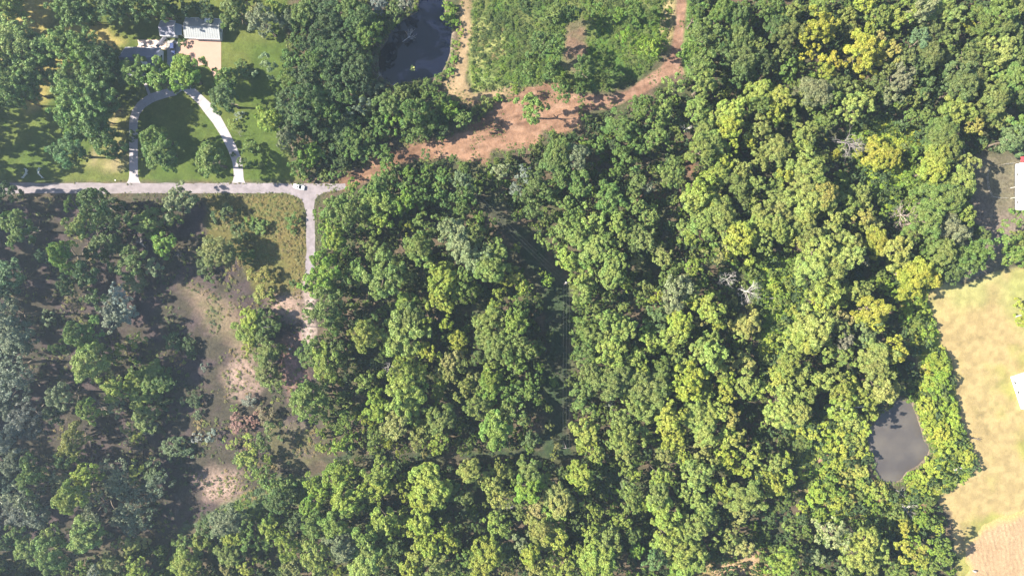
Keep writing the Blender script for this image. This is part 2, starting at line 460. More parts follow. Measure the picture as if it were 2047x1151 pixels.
def sheet(name, pts, z, mat, label=None, wobble=0.0, step=1.0):
    """flat sheet from an outline in pixels, the edge resampled and made a little ragged"""
    p = PX(pts)
    out = []
    for i in range(len(p)):
        a, b = p[i], p[(i + 1) % len(p)]
        n = max(1, int(np.linalg.norm(b - a) / step)) if wobble else 1
        for k in range(n):
            out.append(a + (b - a) * k / n)
    out = np.array(out)
    if wobble:
        d = np.roll(out, -1, 0) - np.roll(out, 1, 0)
        nrm = np.stack([d[:, 1], -d[:, 0]], 1) / (np.linalg.norm(d, axis=1, keepdims=True) + 1e-6)
        out = out + nrm * ((fbm(out[:, 0], out[:, 1], 3.0, 41, 3) - 0.5) * 2 * wobble)[:, None]
    bm = bmesh.new()
    f = bm.faces.new([bm.verts.new((x, y, z)) for x, y in out])
    f.normal_update()
    if f.normal.z < 0: f.normal_flip()
    bmesh.ops.triangulate(bm, faces=[f])
    o = obj(name, bm, mat)
    return tag(o, label, kind='structure')

sheet('road', [(-300,366),(300,366),(560,366.5),(600,366.5),(640,367.5),(690,367),(692,377),(677,381),(655,384.5),(643,387.5),(634,392.5),(630,398),(628,405),(628,428),(629.5,460),(630,520),(627,560),(609,560),(612.5,500),(612,428),(607,406),(599,397.5),(586,391),(573,387),(560,386.2),(300,386.5),(-300,388)],
      0.012, MAT_ASPHALT, 'worn pale asphalt road with a lane branching off', 0.3)

def strip_slabs(name, line, widths, mat, slab_len, z=0.05, label=None, flare=None):
    """concrete slabs laid along a centreline; every slab is a piece of its own"""
    p = PX(line)
    seg = np.linalg.norm(np.diff(p, axis=0), axis=1)
    s = np.concatenate([[0], np.cumsum(seg)])
    wid = np.interp(s, s, np.array(widths) * M_PX)
    n = max(2, int(round(s[-1] / slab_len)))
    root = empty(name, (0, 0, 0), label=label, kind='structure')
    gap = 0.02
    for i in range(n):
        u = np.linspace(i * s[-1] / n + gap, (i + 1) * s[-1] / n - gap, 5)
        def at(t):
            return np.array([np.interp(t, s, p[:, 0]), np.interp(t, s, p[:, 1])])
        L_, R_ = [], []
        for t in u:
            d = at(min(t + 1.5, s[-1])) - at(max(t - 1.5, 0)); d /= np.linalg.norm(d)
            nr = np.array([-d[1], d[0]]); w = np.interp(t, s, wid) / 2
            L_.append(at(t) + nr * w); R_.append(at(t) - nr * w)
        bm = bmesh.new()
        prism(bm, [tuple(q) for q in R_] + [tuple(q) for q in L_[::-1]], -0.08, z + random.uniform(-0.006, 0.006))
        obj('slab', bm, mat, root)
    return root

strip_slabs('driveway', [(267.3,366),(267.3,358),(267,348),(267,300),(266.5,245),(271,226),(283,209),(303,196),(330,187.5),(352,182)], [28,19,17,17,17,17,17.5,18,17,17], MAT_CONC, 4.6, label='pale concrete driveway, curving arm nearest the dark pines')
strip_slabs('driveway', [(477,366),(477,358),(477,346),(474,322),(464,296),(450,268),(434,241),(420,221),(402,201),(384,184),(366,172)], [27,20,19,19,18,18,20,23,18,18,16], MAT_CONC, 4.6, label='pale concrete driveway, long arm sloping down beside the open lawn')
strip_slabs('driveway', [(362,183),(350,164),(341,146),(338,131)], [22,15,15,22], MAT_CONC2, 4.4, z=0.045, label='short grey concrete driveway stem up to the parking court')
strip_slabs('footpath', [(299,190),(294,176),(288.5,163)], [5.5,5.5,5.5], MAT_CONC, 2.8, label='narrow concrete footpath from driveway to front door')
sheet('parking_court', [(374,80),(442,80.5),(442,146),(436,152),(427,154),(424,144),(417,134),(408,130),(397,132),(388,136),(372,126),(354,109.5),(361,102),(360,86)], 0.03, MAT_PINK, 'pinkish concrete parking court')
sheet('parking_bay', [(334,82),(348,80),(359.5,86),(360.5,102),(353.5,109.5),(371.5,126.5),(362,138),(334,132)], 0.034, MAT_CONC2, 'grey concrete parking bay')
sheet('patio', [(272,97),(277,90),(275,80),(320,80),(323,86),(333,82),(333,100),(318,98),(300,97)], 0.03, plain('patio_concrete', (0.36,0.28,0.25), 0.85, noise=0.15, scale=0.9), 'pale pink patio behind the blue roofed house')

# tilled soil at the field's lower corner: real ridges
tx = np.arange(W(1930,0)[0], W(2110,0)[0], 0.42); ty = np.arange(W(0,1200)[1], W(0,1015)[1], 0.7)
TX, TY = np.meshgrid(tx, ty)
ts = sdf(Z['tilled'], TX, TY) + (fbm(TX, TY, 7, 51) - .5) * 7
ph = TX + TY * 0.22 + (fbm(TX, TY, 12, 52) - .5) * 2.2
ridge = 0.5 + 0.5 * np.sin((ph + (fbm(TX, TY, 5, 57) - .5) * 3.0) * 2 * math.pi / 1.9)
f_in = smooth(-1.5, 2.5, ts)
broken = smooth(0.46, 0.62, fbm(TX, TY * .4, 3.0, 53))
TZ = f_in * (0.05 + 0.15 * ridge * (0.35 + 0.65 * broken)) - 0.25 * (1 - smooth(-4, -1.5, ts))
tc_ = mixc((0.225,0.158,0.095), (0.17,0.115,0.068), fbm(TX, TY, 4, 54)) 
tc_ = mixc((0.22,0.175,0.07), (0,0,0), np.zeros_like(TX)) * (1 - f_in)[..., None] + tc_ * f_in[..., None]
tilled = link_mesh('tilled_soil', grid_mesh('tilled_soil', TX, TY, TZ, tc_), ground.data.materials[0])
tag(tilled, 'bare tilled soil with furrows at the corner of the field', kind='structure')
# ------------------------------------------------------------------ crowns
def quads_mesh(name, co):
    """co: (n, 4, 3) corners of separate leaves"""
    n = len(co)
    me = bpy.data.meshes.new(name)
    me.vertices.add(n * 4); me.vertices.foreach_set('co', co.reshape(-1).astype(np.float32))
    me.loops.add(n * 4); me.loops.foreach_set('vertex_index', np.arange(n * 4, dtype=np.int32))
    me.polygons.add(n); me.polygons.foreach_set('loop_start', np.arange(0, n * 4, 4, dtype=np.int32))
    me.update(); me.validate()
    return me

def unit(v):
    return v / (np.linalg.norm(v, axis=-1, keepdims=True) + 1e-9)

def leaves_at(r, c, out, size, narrow=0.62, wild=0.75, up=0.35):
    n = len(c)
    nr = unit(out * 0.8 + r.normal(size=(n, 3)) * wild + np.array((0, 0, up)))
    t = unit(np.cross(nr, r.normal(size=(n, 3))))
    b = np.cross(nr, t)
    s = (size * r.uniform(0.65, 1.35, n))[:, None]
    a = t * s; bb = b * s * narrow
    return np.stack([c - a, c - bb * 0.9, c + a, c + bb], 1)

def broad_crown(name, seed, lobes=16, clumps=9, per=24, leaf=0.075, flat=0.78, open_=0.0, rag=0.2):
    r = np.random.default_rng(seed)
    ph = r.uniform(0, 6.28, 4); am = r.uniform(0.3, 1, 4)
    def irr(th):
        return 1 + rag * sum(am[k] * np.sin((k + 2) * th + ph[k]) for k in range(4)) * 0.6
    parts = []
    for i in range(lobes):
        th = i * 2.39996 + r.uniform(-.35, .35)
        if i < lobes * .8:                      # even over the top of the crown
            q = min(.98, math.sqrt((i + .3) / (lobes * .8))); z = math.sqrt(1 - q * q)
        else:                                   # hanging round the sides
            z = r.uniform(-.35, .15); q = math.sqrt(1 - z * z)
        d = np.array([q * math.cos(th), q * math.sin(th), z])
        lr = r.uniform(.22, .38)
        cen = d * (1 - lr * 0.85) * irr(th) * r.uniform(.85, 1.05) * np.array((1, 1, flat))
        for k in range(clumps):
            cd = unit(d * 0.75 + r.normal(size=3) * 0.75 + np.array((0, 0, .12)))
            if r.random() < open_: continue
            cp = cen + cd * lr * r.uniform(.65, 1.0)
            cr = r.uniform(.075, .15)
            n = int(per * (cr / .11) ** 1.6)
            v = unit(r.normal(size=(n, 3)) + cd * 0.7)
            pos = cp + v * cr * r.uniform(.55, 1.08, (n, 1)) * np.array((1, 1, .85))
            parts.append(leaves_at(r, pos, v, leaf))
    co = np.concatenate(parts)
    me = quads_mesh(name, co)
    me.materials.append(MAT_LEAF)
    return me

def pine_crown(name, seed, arms=46, leaf=0.044, bare=0.12):
    r = np.random.default_rng(seed)
    parts = []
    for i in range(arms):
        z = 1 - 1.7 * (i / arms) ** 0.9
        reach = (0.35 + 0.62 * math.sqrt(max(0.02, 1 - abs(z) ** 2.2))) * r.uniform(.65, 1.1)
        th = i * 2.39996 + r.uniform(-.4, .4)
        if r.random() < bare: continue
        d = np.array([math.cos(th), math.sin(th), r.uniform(-.05, .35)])
        for k in range(r.integers(3, 6)):
            f = 1 - 0.22 * k
            cp = np.array([0, 0, z]) + d * reach * f + r.normal(size=3) * .09
            cr = r.uniform(.10, .17)
            n = int(r.uniform(75, 110))
            v = unit(r.normal(size=(n, 3)) + np.array((0, 0, .35)) + d * .3)
            pos = cp + v * cr * r.uniform(.4, 1.05, (n, 1))
            parts.append(leaves_at(r, pos, v, leaf, 0.5, 0.8, 0.3))
    me = quads_mesh(name, np.concatenate(parts))
    me.materials.append(MAT_NEEDLE)
    return me

def trunk_mesh(name, seed, base_r=0.035, top=0.9, limbs=6, mat=MAT_BARK):
    """unit-height trunk with limbs reaching into the crown"""
    r = np.random.default_rng(seed)
    bm = bmesh.new()
    pts = [(0, 0, -0.02), (0, 0, .05)]
    x = y = 0
    for k in range(1, 6):
        x += r.normal() * .012; y += r.normal() * .012
        pts.append((x, y, top * k / 5))
    rad = [base_r * 1.5, base_r * 1.1] + [base_r * (1 - 0.16 * k) for k in range(1, 6)]
    tube(bm, pts, rad, 7)
    for i in range(limbs):
        k = r.integers(3, 6); p = Vector(pts[k]); th = i * 2.4 + r.uniform(-.4, .4)
        L_ = r.uniform(.18, .32)
        q = p + Vector((math.cos(th) * L_ * .5, math.sin(th) * L_ * .5, r.uniform(.02, .10)))
        e = p + Vector((math.cos(th) * L_, math.sin(th) * L_, r.uniform(.06, .18)))
        tube(bm, [p, q, e], [base_r * .42, base_r * .3, base_r * .12], 5)
    me = bpy.data.meshes.new(name); bm.to_mesh(me); bm.free()
    me.materials.append(mat)
    return me

BIG = [broad_crown('crown', 100 + i, lobes=[18, 20, 16, 22, 15, 19, 24, 17, 13, 26, 11, 20][i], clumps=11, per=80, leaf=[.034, .032, .036, .033, .037, .033, .031, .035, .04, .03, .042, .034][i],
                   flat=[.8, .7, .9, .75, .95, .7, .8, .85, 1.0, .7, .9, .8][i], open_=[0, .05, .1, 0, .15, .08, 0, .12, .2, .05, .1, .25][i], rag=[.18, .3, .4, .15, .45, .25, .35, .5, .5, .3, .55, .4][i]) for i in range(12)]
MID = [broad_crown('crown', 200 + i, lobes=[11, 13, 9, 12, 14, 10, 7, 16, 8][i], clumps=10, per=48, leaf=.048, flat=[.9, .8, 1.0, .85, .75, .95, 1.1, .8, .9][i],
                   open_=[0, .1, .15, .05, .1, .2, .05, .2, .1][i], rag=[.3, .4, .5, .25, .35, .5, .55, .3, .45][i]) for i in range(9)]
SMALL = [broad_crown('foliage', 300 + i, lobes=[6, 7, 5, 8][i], clumps=8, per=22, leaf=.105, flat=.8, open_=.08, rag=.35) for i in range(4)]
THIN = [broad_crown('crown', 400 + i, lobes=14, clumps=8, per=24, leaf=.042, flat=.8, open_=.2, rag=.3) for i in range(3)]
PINE = [pine_crown('crown', 500 + i, arms=[44, 52, 38, 48][i], bare=[.1, .15, .22, .1][i]) for i in range(4)]
TRUNKS = [trunk_mesh('trunk', 600 + i) for i in range(4)]
PINETRUNKS = [trunk_mesh('trunk', 620 + i, 0.017, .93, 8, MAT_PINEBARK) for i in range(3)]
STEMS = [trunk_mesh('stem', 640 + i, 0.03, .6, 5) for i in range(2)]

TINT = dict(k=(0.022,0.042,0.020), d=(0.042,0.070,0.025), m=(0.080,0.126,0.029), g=(0.118,0.190,0.024), G=(0.105,0.205,0.018), o=(0.108,0.134,0.038), p=(0.158,0.198,0.050),
            y=(0.202,0.234,0.034), Y=(0.215,0.205,0.022), t=(0.198,0.158,0.066), s=(0.155,0.155,0.138), W=(0.300,0.300,0.290), R=(0.230,0.100,0.095), c=(0.058,0.108,0.066))
WORD = dict(k='very dark green', d='dark green', m='leafy green', g='bright green', G='vivid green', o='olive green', p='pale sage green',
            y='yellow green', Y='golden yellow', t='brownish olive', s='grey green', W='silvery grey', R='dusty pink', c='bluish green')

def blend_near(cs, k=.35):
    P_ = np.array([(c['px'], c['py']) for c in cs]); T_ = np.array([c['tint'] for c in cs])
    for i, c in enumerate(cs):
        w = np.exp(-((P_ - P_[i]) ** 2).sum(1) / (2 * 55.0 ** 2))
        c['tint'] = (1 - k) * T_[i] + k * (T_ * w[:, None]).sum(0) / w.sum()

def parse(txt, x0, y0, s=2.877):
    out = []
    for e in txt.split():
        f = e.split(',')
        c = f[3]
        t = np.mean([TINT[ch] for ch in c], 0)
        out.append(dict(px=x0 + float(f[0]) / s, py=y0 + float(f[1]) / s, r=float(f[2]) / s * M_PX, code=c, tint=t, kind=f[4] if len(f) > 4 else 'T'))
    return out
# visible crowns read off the photograph: x, y, radius, colour code, kind (P pine, B bush, else broadleaf), per tile
CROWNS = []
CROWNS += parse('''
30,40,85,py,P 60,200,95,p,P 150,270,90,mp,P 375,45,75,m,P 440,50,90,m,P 640,20,80,dm,P 790,20,80,dm,P 930,30,65,m,P 250,290,85,m,P
350,250,75,mp,P 470,250,75,m,P 480,320,85,mg 590,330,70,d,P 640,410,64,d,P 90,420,85,mp,P 200,400,85,m,P 120,500,80,mp,P 50,540,70,m,P 30,370,65,mp,P
390,470,90,m,P 540,490,85,m,P 430,570,95,m,P 560,580,90,md,P 400,660,80,m,P 500,650,95,m,P 425,740,70,g 530,730,75,m,P 380,860,90,mc 450,900,65,m
590,820,80,m 670,870,50,d 770,400,75,m 800,440,45,m 910,440,85,mg 1050,410,85,g 1080,470,50,d 1280,560,85,d 1290,450,65,mg 880,780,70,mp 910,860,85,m 950,930,55,m 1200,920,85,p
770,790,45,d 1340,60,80,o 1310,110,55,pm 1410,40,60,t 1180,55,60,d 1080,45,50,k 1010,50,45,kd 
1040,250,32,d,B 1380,360,20,m,B 1390,400,40,pd,B 1450,420,30,m,B 1370,660,30,s,B 1440,840,45,m,B 1340,720,35,yp,B 1340,890,16,d,B 1400,930,40,d,B''', 0, 0)
CROWNS += parse('''
30,120,75,os 95,60,70,oy 135,60,60,y 185,110,70,os 270,70,75,m 250,140,50,p 60,380,60,sp 75,690,70,y 40,650,45,y
330,60,75,d 420,60,80,k 520,60,80,m 600,110,80,md 380,160,80,d 470,170,70,d 560,190,60,m 650,190,70,mg 710,200,60,d 250,230,60,dm 330,250,70,d 420,270,80,d 520,270,70,d 610,270,60,my 690,290,60,d
200,340,60,m 280,350,60,m 350,350,70,m 430,370,70,d 510,370,60,k 590,380,70,d 660,380,60,os 190,460,70,mg 280,450,70,d 360,460,60,m 450,470,70,d 540,460,60,d 620,470,60,k
200,560,70,d 290,560,80,d 370,580,70,m 450,560,70,d 530,560,60,m 600,600,60,ds 200,650,70,d 280,660,80,d 370,680,60,d 430,640,60,m 500,690,70,d 570,700,60,m 640,610,50,o
200,760,60,d 290,750,80,kd 380,760,70,kd 470,780,70,d 560,800,70,m 640,780,60,m 700,700,60,m 310,890,85,g 240,970,60,m 480,840,55,m 450,1000,35,m 560,880,55,m 640,870,50,m 740,850,50,m 490,930,50,d 410,900,50,k 160,800,65,os 180,880,40,o
880,60,65,o 700,30,55,sW 850,20,45,s 780,110,75,o 760,150,60,o 800,60,55,o 680,340,55,os 700,520,50,os 745,490,35,s
760,590,70,om 850,540,70,o 920,490,60,o 1000,510,70,o 1060,560,60,m 900,620,80,m 980,620,70,mp 920,700,80,m 1000,700,70,m 880,790,60,m 960,770,60,m 1060,690,60,d 1110,620,65,Gg 1190,680,50,o 800,700,60,g 720,760,50,m 1060,790,40,m
1260,630,42,ot,B 1320,600,45,op,B 1390,565,25,g,B 1120,60,45,g,B 1150,130,40,g,B 1150,250,35,gy,B 1140,340,45,g,B 1110,410,40,g,B 1050,450,40,m,B 1170,190,30,y,B 1100,110,35,g,B 1090,20,35,g,B
750,930,75,m 560,1070,50,G 690,1090,80,m 880,990,55,g 980,890,32,d 990,970,40,g 1130,910,50,m 1070,1000,45,m 1190,960,45,mp 1180,1040,60,os 1340,950,50,g 1400,980,50,ps 1450,900,45,p 870,1080,60,m 1040,1090,60,m 1210,1110,60,m 960,1050,55,m 790,1010,60,md
30,950,22,mp,B 20,700,18,m,B''', 512, 0)
CROWNS += parse('''
80,30,50,d 330,90,45,d 480,60,42,m 120,340,42,mo 250,80,65,mp 340,70,50,d 170,240,70,dm 250,270,66,dm 90,410,60,mo 220,420,55,dm 410,380,75,dm 290,520,60,m 400,510,62,dm 400,590,40,m 20,510,40,gy 110,620,88,mp 700,50,60,m 650,210,50,g 620,80,40,g 740,240,50,g 800,270,50,yg
700,600,70,m 760,610,60,m 870,620,60,mp 870,690,40,m 940,490,78,op 1100,480,80,op 1090,370,80,m 1030,300,70,mg 1100,180,85,om 1060,90,70,m 1160,80,65,m 1220,60,70,m 1300,90,70,d 1330,60,50,m 1300,210,85,o 1200,230,60,d 1330,340,85,od 1400,270,60,o 1440,60,60,m 1250,310,70,d 1170,270,60,m 1240,530,30,y 1420,530,75,yp 1360,580,60,m
1070,630,70,p 1260,640,75,yp 1180,670,60,p 1250,730,75,y 1110,760,70,p 1090,860,85,o 1150,820,70,op 1270,830,40,y 1370,810,40,y 1430,730,60,o 1430,600,70,m 820,770,78,om 620,720,80,m 690,790,60,m 750,850,40,m 500,830,55,m 430,680,75,m 230,770,70,mp 270,870,75,mp 240,930,70,m 370,900,75,os 350,780,60,d 60,870,60,m 390,1060,75,m 300,1020,75,m 130,1050,75,m 180,1100,60,m 620,880,55,m 680,920,60,m 600,980,40,m 920,1000,78,om 560,1090,60,m 720,1060,60,o 780,1080,40,s 700,1120,50,o 1080,1090,95,y 1210,930,65,y 1320,980,60,op 1180,1000,75,yp 1290,1060,80,o 1420,930,60,p 1400,1050,60,o 1440,860,45,o 70,1000,52,sW 25,1090,40,sW 1370,430,50,md 1290,440,55,kd 1450,350,60,kd''', 1024, 0)
CROWNS += parse('''
40,40,60,m 130,70,60,o 50,150,75,d 120,190,70,do 300,40,85,m 270,150,85,Yy 350,140,65,Yy 240,290,50,Y 370,360,65,Y 330,410,50,y 550,280,85,Yy 610,340,65,Y 530,370,60,Y 715,290,65,Yt 640,220,40,t 110,400,60,m 60,330,50,o 460,90,60,o 470,160,50,o 560,10,60,y 640,90,60,m 740,110,60,my 580,150,50,y 700,60,40,m 820,70,60,ym 900,60,75,os 1000,50,75,mp 1080,90,60,o 880,230,70,c 1030,240,60,mo 1150,150,42,yY 940,310,70,o 870,370,60,d 1010,330,50,o 1200,270,60,m 1140,340,70,od 1110,430,85,d 1130,500,90,od 1180,440,70,o
1340,290,80,p 1260,430,50,p 1250,120,80,m 1340,60,80,m 1430,40,60,o 1430,200,60,od 1420,440,80,m 1440,540,60,m 1310,560,95,o 1290,640,70,o 1330,680,60,o 1400,800,90,mc 1450,720,60,m 1190,720,52,Yt 1090,610,90,yo 1030,650,50,m 920,500,60,d 760,450,70,os 700,560,65,os 640,480,60,d 860,560,50,o 900,660,50,m 820,660,40,m
270,530,85,os 360,580,65,m 390,480,60,d 460,520,60,o 500,600,80,p 560,560,50,p 240,580,60,o 60,560,75,yp 40,640,60,y 140,680,50,om 330,690,60,m 230,760,65,mp 210,830,60,yo 50,870,85,op 230,960,88,mp 310,900,40,o 390,890,35,Y 330,810,18,Y 600,880,78,yY 710,900,72,yY 650,950,50,y 850,850,60,mg 1000,760,85,m 1040,840,80,o 980,900,80,yo 960,980,70,y 1060,920,60,o 1160,930,52,op 1120,1040,85,mp 1040,1070,70,m 1000,1110,60,m 200,1060,85,o 320,1110,80,yt 100,1010,50,y 40,1060,60,m 540,1120,60,op 430,1050,50,m 1360,150,70,od 1040,150,60,od 950,170,60,od 800,330,60,od 690,400,55,od 1270,330,50,od 1440,330,60,od 1240,530,50,od''', 1536, 0)
CROWNS += parse('''
30,10,65,kd 100,220,82,mp 170,270,50,mc 50,180,50,m 530,70,90,dm 620,110,80,d 470,210,80,op 560,190,60,d 680,180,65,d 600,320,80,od 680,340,60,d 530,360,55,d 350,370,78,g 390,440,50,m 240,380,45,c 490,470,75,dk 380,550,65,d 540,620,60,m 740,430,95,mo 770,530,70,o 840,190,80,pm 880,240,50,m 940,310,68,g 885,440,55,sp 40,500,100,mc 30,590,60,dc 50,720,80,os 60,830,90,os 140,880,60,os 65,650,40,s 70,1010,105,sd 130,1090,60,sd 20,1110,60,d
680,600,65,W 715,700,70,Ws 650,680,70,s 640,750,60,s 430,830,70,m 530,800,65,mg 340,905,42,m 500,900,60,pm 500,990,95,p 590,950,70,pd 560,1060,60,o 780,860,55,yp 700,940,65,yY 650,1120,60,yo 790,1080,70,yo 880,1070,75,m 950,1090,60,d 820,1040,60,m 1030,70,95,ps 980,150,55,p 1110,60,60,p 1240,350,85,tp 1290,390,60,t 1390,240,60,d,B 1370,310,45,o,B 1420,380,45,m,B 1300,140,65,d,B 1440,190,38,g,B 1180,430,55,d,B 1200,490,40,dm,B 1080,900,50,d,B 990,870,50,d,B 1110,960,30,d,B 1420,820,82,yp 1440,740,70,y 1440,900,50,y 285,740,45,ps,B 1170,1020,25,s,B 860,140,42,p 400,80,40,m''', 0, 380)
CROWNS += parse('''
30,500,65,tY,B 40,590,60,yt,B 15,210,50,m,B 210,175,40,m,B 215,240,22,m,B 210,540,25,d,B 60,760,70,dm 45,850,55,dm 65,940,85,om 60,1040,80,o 110,1110,60,p
370,140,42,g 460,120,80,o 545,120,80,o 520,60,60,o 700,80,92,gp 680,30,60,m 860,60,60,g 820,110,50,g 930,50,60,m 720,180,60,gy 640,200,60,mp 865,210,42,y 960,190,60,mp 440,260,72,gy 400,230,50,g 480,320,50,gp 380,400,70,g 400,480,82,g 330,540,70,g 420,570,60,g 470,500,50,m 660,330,62,op 670,395,50,m 570,470,60,mp 560,420,40,m 590,530,60,mp 730,500,110,op 720,580,65,op 810,400,32,o 870,500,42,o 930,330,82,op 960,395,60,p
1100,230,82,ps 1180,300,90,ps 1270,400,90,ps 1340,450,80,p 1380,350,70,op 1250,250,60,o 1370,180,78,gm 1290,150,60,g 1210,60,60,m 1190,110,50,m 1180,20,60,m 1100,50,50,d 1060,480,80,y 1080,550,80,y 1060,640,70,y 1150,590,60,yp 1200,500,55,mp 1240,580,50,m 970,760,50,y 1090,770,42,yY 1160,860,70,yY 1160,920,45,yY 1000,930,52,Yy 955,920,42,y 870,660,72,ym 870,740,80,o 840,830,112,op 780,900,60,op 570,670,55,y 620,840,82,yp 610,900,60,p 600,780,52,p 660,770,50,d 400,680,90,o 350,700,60,d 470,730,60,o 440,780,60,m
330,880,60,m 310,950,70,dm 390,930,62,yp 400,1000,80,yp 470,910,60,d 470,970,60,d 375,1080,25,Y 450,1080,35,Y 490,1110,18,Y 560,1010,52,gy 630,1090,80,yp 840,1070,92,ym 840,970,50,y 960,1070,45,y 1100,1050,60,tp 1120,980,60,t 1180,1000,50,o 1350,1000,60,gp 1350,1090,70,gy 1400,900,90,po 1340,850,80,op 1350,750,80,p 1300,770,60,o 1400,610,60,ym 1370,680,40,y 1450,520,45,yY 1450,720,42,o 1450,950,50,m 1250,1100,60,to 1050,1100,45,y 900,1000,42,m 800,60,50,m 1010,230,45,m 760,350,45,d 1010,480,40,d 720,970,45,d 1280,960,50,d''', 512, 380)
CROWNS += parse('''
20,150,60,m 120,110,60,mo 70,40,60,m 210,160,62,o 320,90,80,m 360,150,60,m 230,50,50,m 560,50,72,m 545,110,40,g 720,90,62,mp 790,140,50,p 640,60,30,g 450,160,60,p 480,210,60,p 290,230,62,p 150,270,60,p 230,300,60,p 370,260,72,p 330,190,42,p 610,180,62,p 630,270,60,p 550,290,52,m 460,350,70,p 310,380,72,yp 340,440,82,yp 390,490,62,yp 430,400,60,m 590,410,70,p 570,480,80,p 530,500,50,p 700,240,60,o 740,210,28,t 760,280,60,o 840,340,76,ot 870,390,50,tp 790,200,50,p 725,420,42,pt
430,540,60,p 410,600,72,p 370,560,40,p 360,680,30,m 470,680,50,op 660,550,36,y 580,620,52,mp 640,670,60,mp 770,560,50,o 750,640,40,gy,B 25,330,28,y 25,500,58,yt 60,560,42,y 170,475,22,y 205,520,34,g 145,620,42,op 40,680,60,m 30,760,70,ym 40,860,60,o 90,920,60,o 170,900,60,md 160,1020,50,g 30,1000,60,gp 240,1090,52,m 130,1100,60,m 220,830,38,d
430,750,60,mp 390,800,60,m 450,820,72,mp 540,750,70,mp 600,730,60,p 640,800,70,p 560,840,62,p 370,880,60,mp 350,950,62,mp 430,930,70,m 360,1060,70,o 450,1040,80,o 570,930,80,yp 590,980,60,yp 665,900,32,y 700,970,60,p 740,1030,60,y 530,1080,70,o 620,1090,80,o 720,1100,80,o 840,1090,80,o 860,1010,60,m 790,870,60,yp 770,820,50,mp 840,910,34,y 840,730,62,mc 850,600,40,Yy 810,620,32,Yy 940,580,90,os 900,500,60,mo 1040,450,72,gy 960,440,40,m 1090,520,42,m 1030,590,60,o 1160,605,42,y 930,680,60,to 960,760,70,y 940,850,80,yp 990,800,60,y 920,950,60,op 980,1000,60,p 1090,660,60,y 1140,690,80,yp 1180,760,70,y 1080,760,42,t 1150,850,70,p 1100,920,70,p 1150,960,80,p 1190,1020,60,p 1060,900,42,y 1030,1070,72,yY 930,1080,60,y 1100,1100,50,m 1350,770,82,pt 1310,830,50,p 1320,960,62,pt 1340,1020,70,pt 1240,1080,50,y 1360,1110,60,p 1270,640,42,o
1060,60,80,yp 1130,50,80,yp 1040,150,60,op 1100,190,80,op 1000,230,52,p 1020,280,48,yp 1200,130,90,po 1220,210,60,p 1150,260,60,m 1300,290,100,yY 1250,340,60,yY 1350,250,72,y 1180,370,66,ot 1430,200,70,p 1430,110,60,op 1390,100,40,y 1330,70,60,d 1440,300,60,o 700,330,42,d 920,330,42,d''', 1024, 380)
CROWNS += parse('''
40,40,62,o 120,50,80,op 220,60,80,p 320,40,80,p 60,130,80,pt 140,110,38,yY 180,170,70,op 50,210,70,p 100,240,60,p 150,290,50,yp 240,250,70,o 230,150,70,p 312,130,35,Yy 380,170,60,p 430,80,80,m 510,40,60,mp 540,80,52,p 550,160,50,yt 600,200,52,tp 630,290,72,Yy 570,310,38,Yy 740,340,76,ty 780,400,70,ty 380,290,90,p 310,350,90,p 440,370,90,p 260,440,80,p 370,430,90,p 490,300,60,o 545,410,36,s 310,500,60,po 390,500,60,p 860,120,80,m 950,60,90,m 1050,50,80,m 920,180,90,m 1040,220,110,os 1130,140,60,my 1080,300,60,ps 820,250,60,m 940,330,70,m 1010,360,70,mp 960,420,60,mp 1090,360,60,md 1170,370,70,m 1230,350,70,m 1240,260,50,dm 1160,430,60,dm 860,480,80,yY 920,500,70,yY 800,500,50,y 820,570,58,yY 970,470,50,g 1060,480,60,d
330,600,90,yp 290,640,60,y 390,650,60,y 440,570,50,o 510,590,62,op 560,560,42,o 600,690,92,yY 620,760,60,Yy 580,850,52,mc 600,900,42,Yy 550,800,60,mc 200,740,90,p 150,800,80,p 290,790,90,p 230,860,80,yp 380,760,60,o 430,740,60,t 410,800,50,o 450,860,50,s 340,920,62,pg 430,950,60,om 120,860,60,p 90,770,42,p 720,880,60,Yy 740,930,60,Yy 640,950,80,op 600,1010,72,o 660,1070,70,o 560,1000,50,p 120,1010,80,oy 60,1080,60,y 190,1060,60,o 310,1090,70,p 390,1080,60,o 470,1110,50,y 50,1130,50,p
910,830,50,g,B 860,760,50,m,B 930,740,40,g,B 960,980,70,gy,B 1010,1030,60,gy,B 915,1030,42,Yy,B 990,1090,60,g,B 920,1110,50,yg,B 800,700,50,g,B 880,690,45,gy,B 760,610,45,gy,B 1430,150,60,m 1370,290,60,m 1440,280,60,op 1430,380,60,m 1380,390,50,p 1450,660,38,y,B 1450,750,35,y,B 690,560,45,g,B 640,520,45,g,B 60,450,50,g,B 140,470,50,g,B 30,560,50,y,B 110,560,50,gy,B 170,610,45,g,B 60,670,45,gy,B 140,690,40,y,B 30,740,45,g,B 20,880,45,y,B''', 1536, 380)
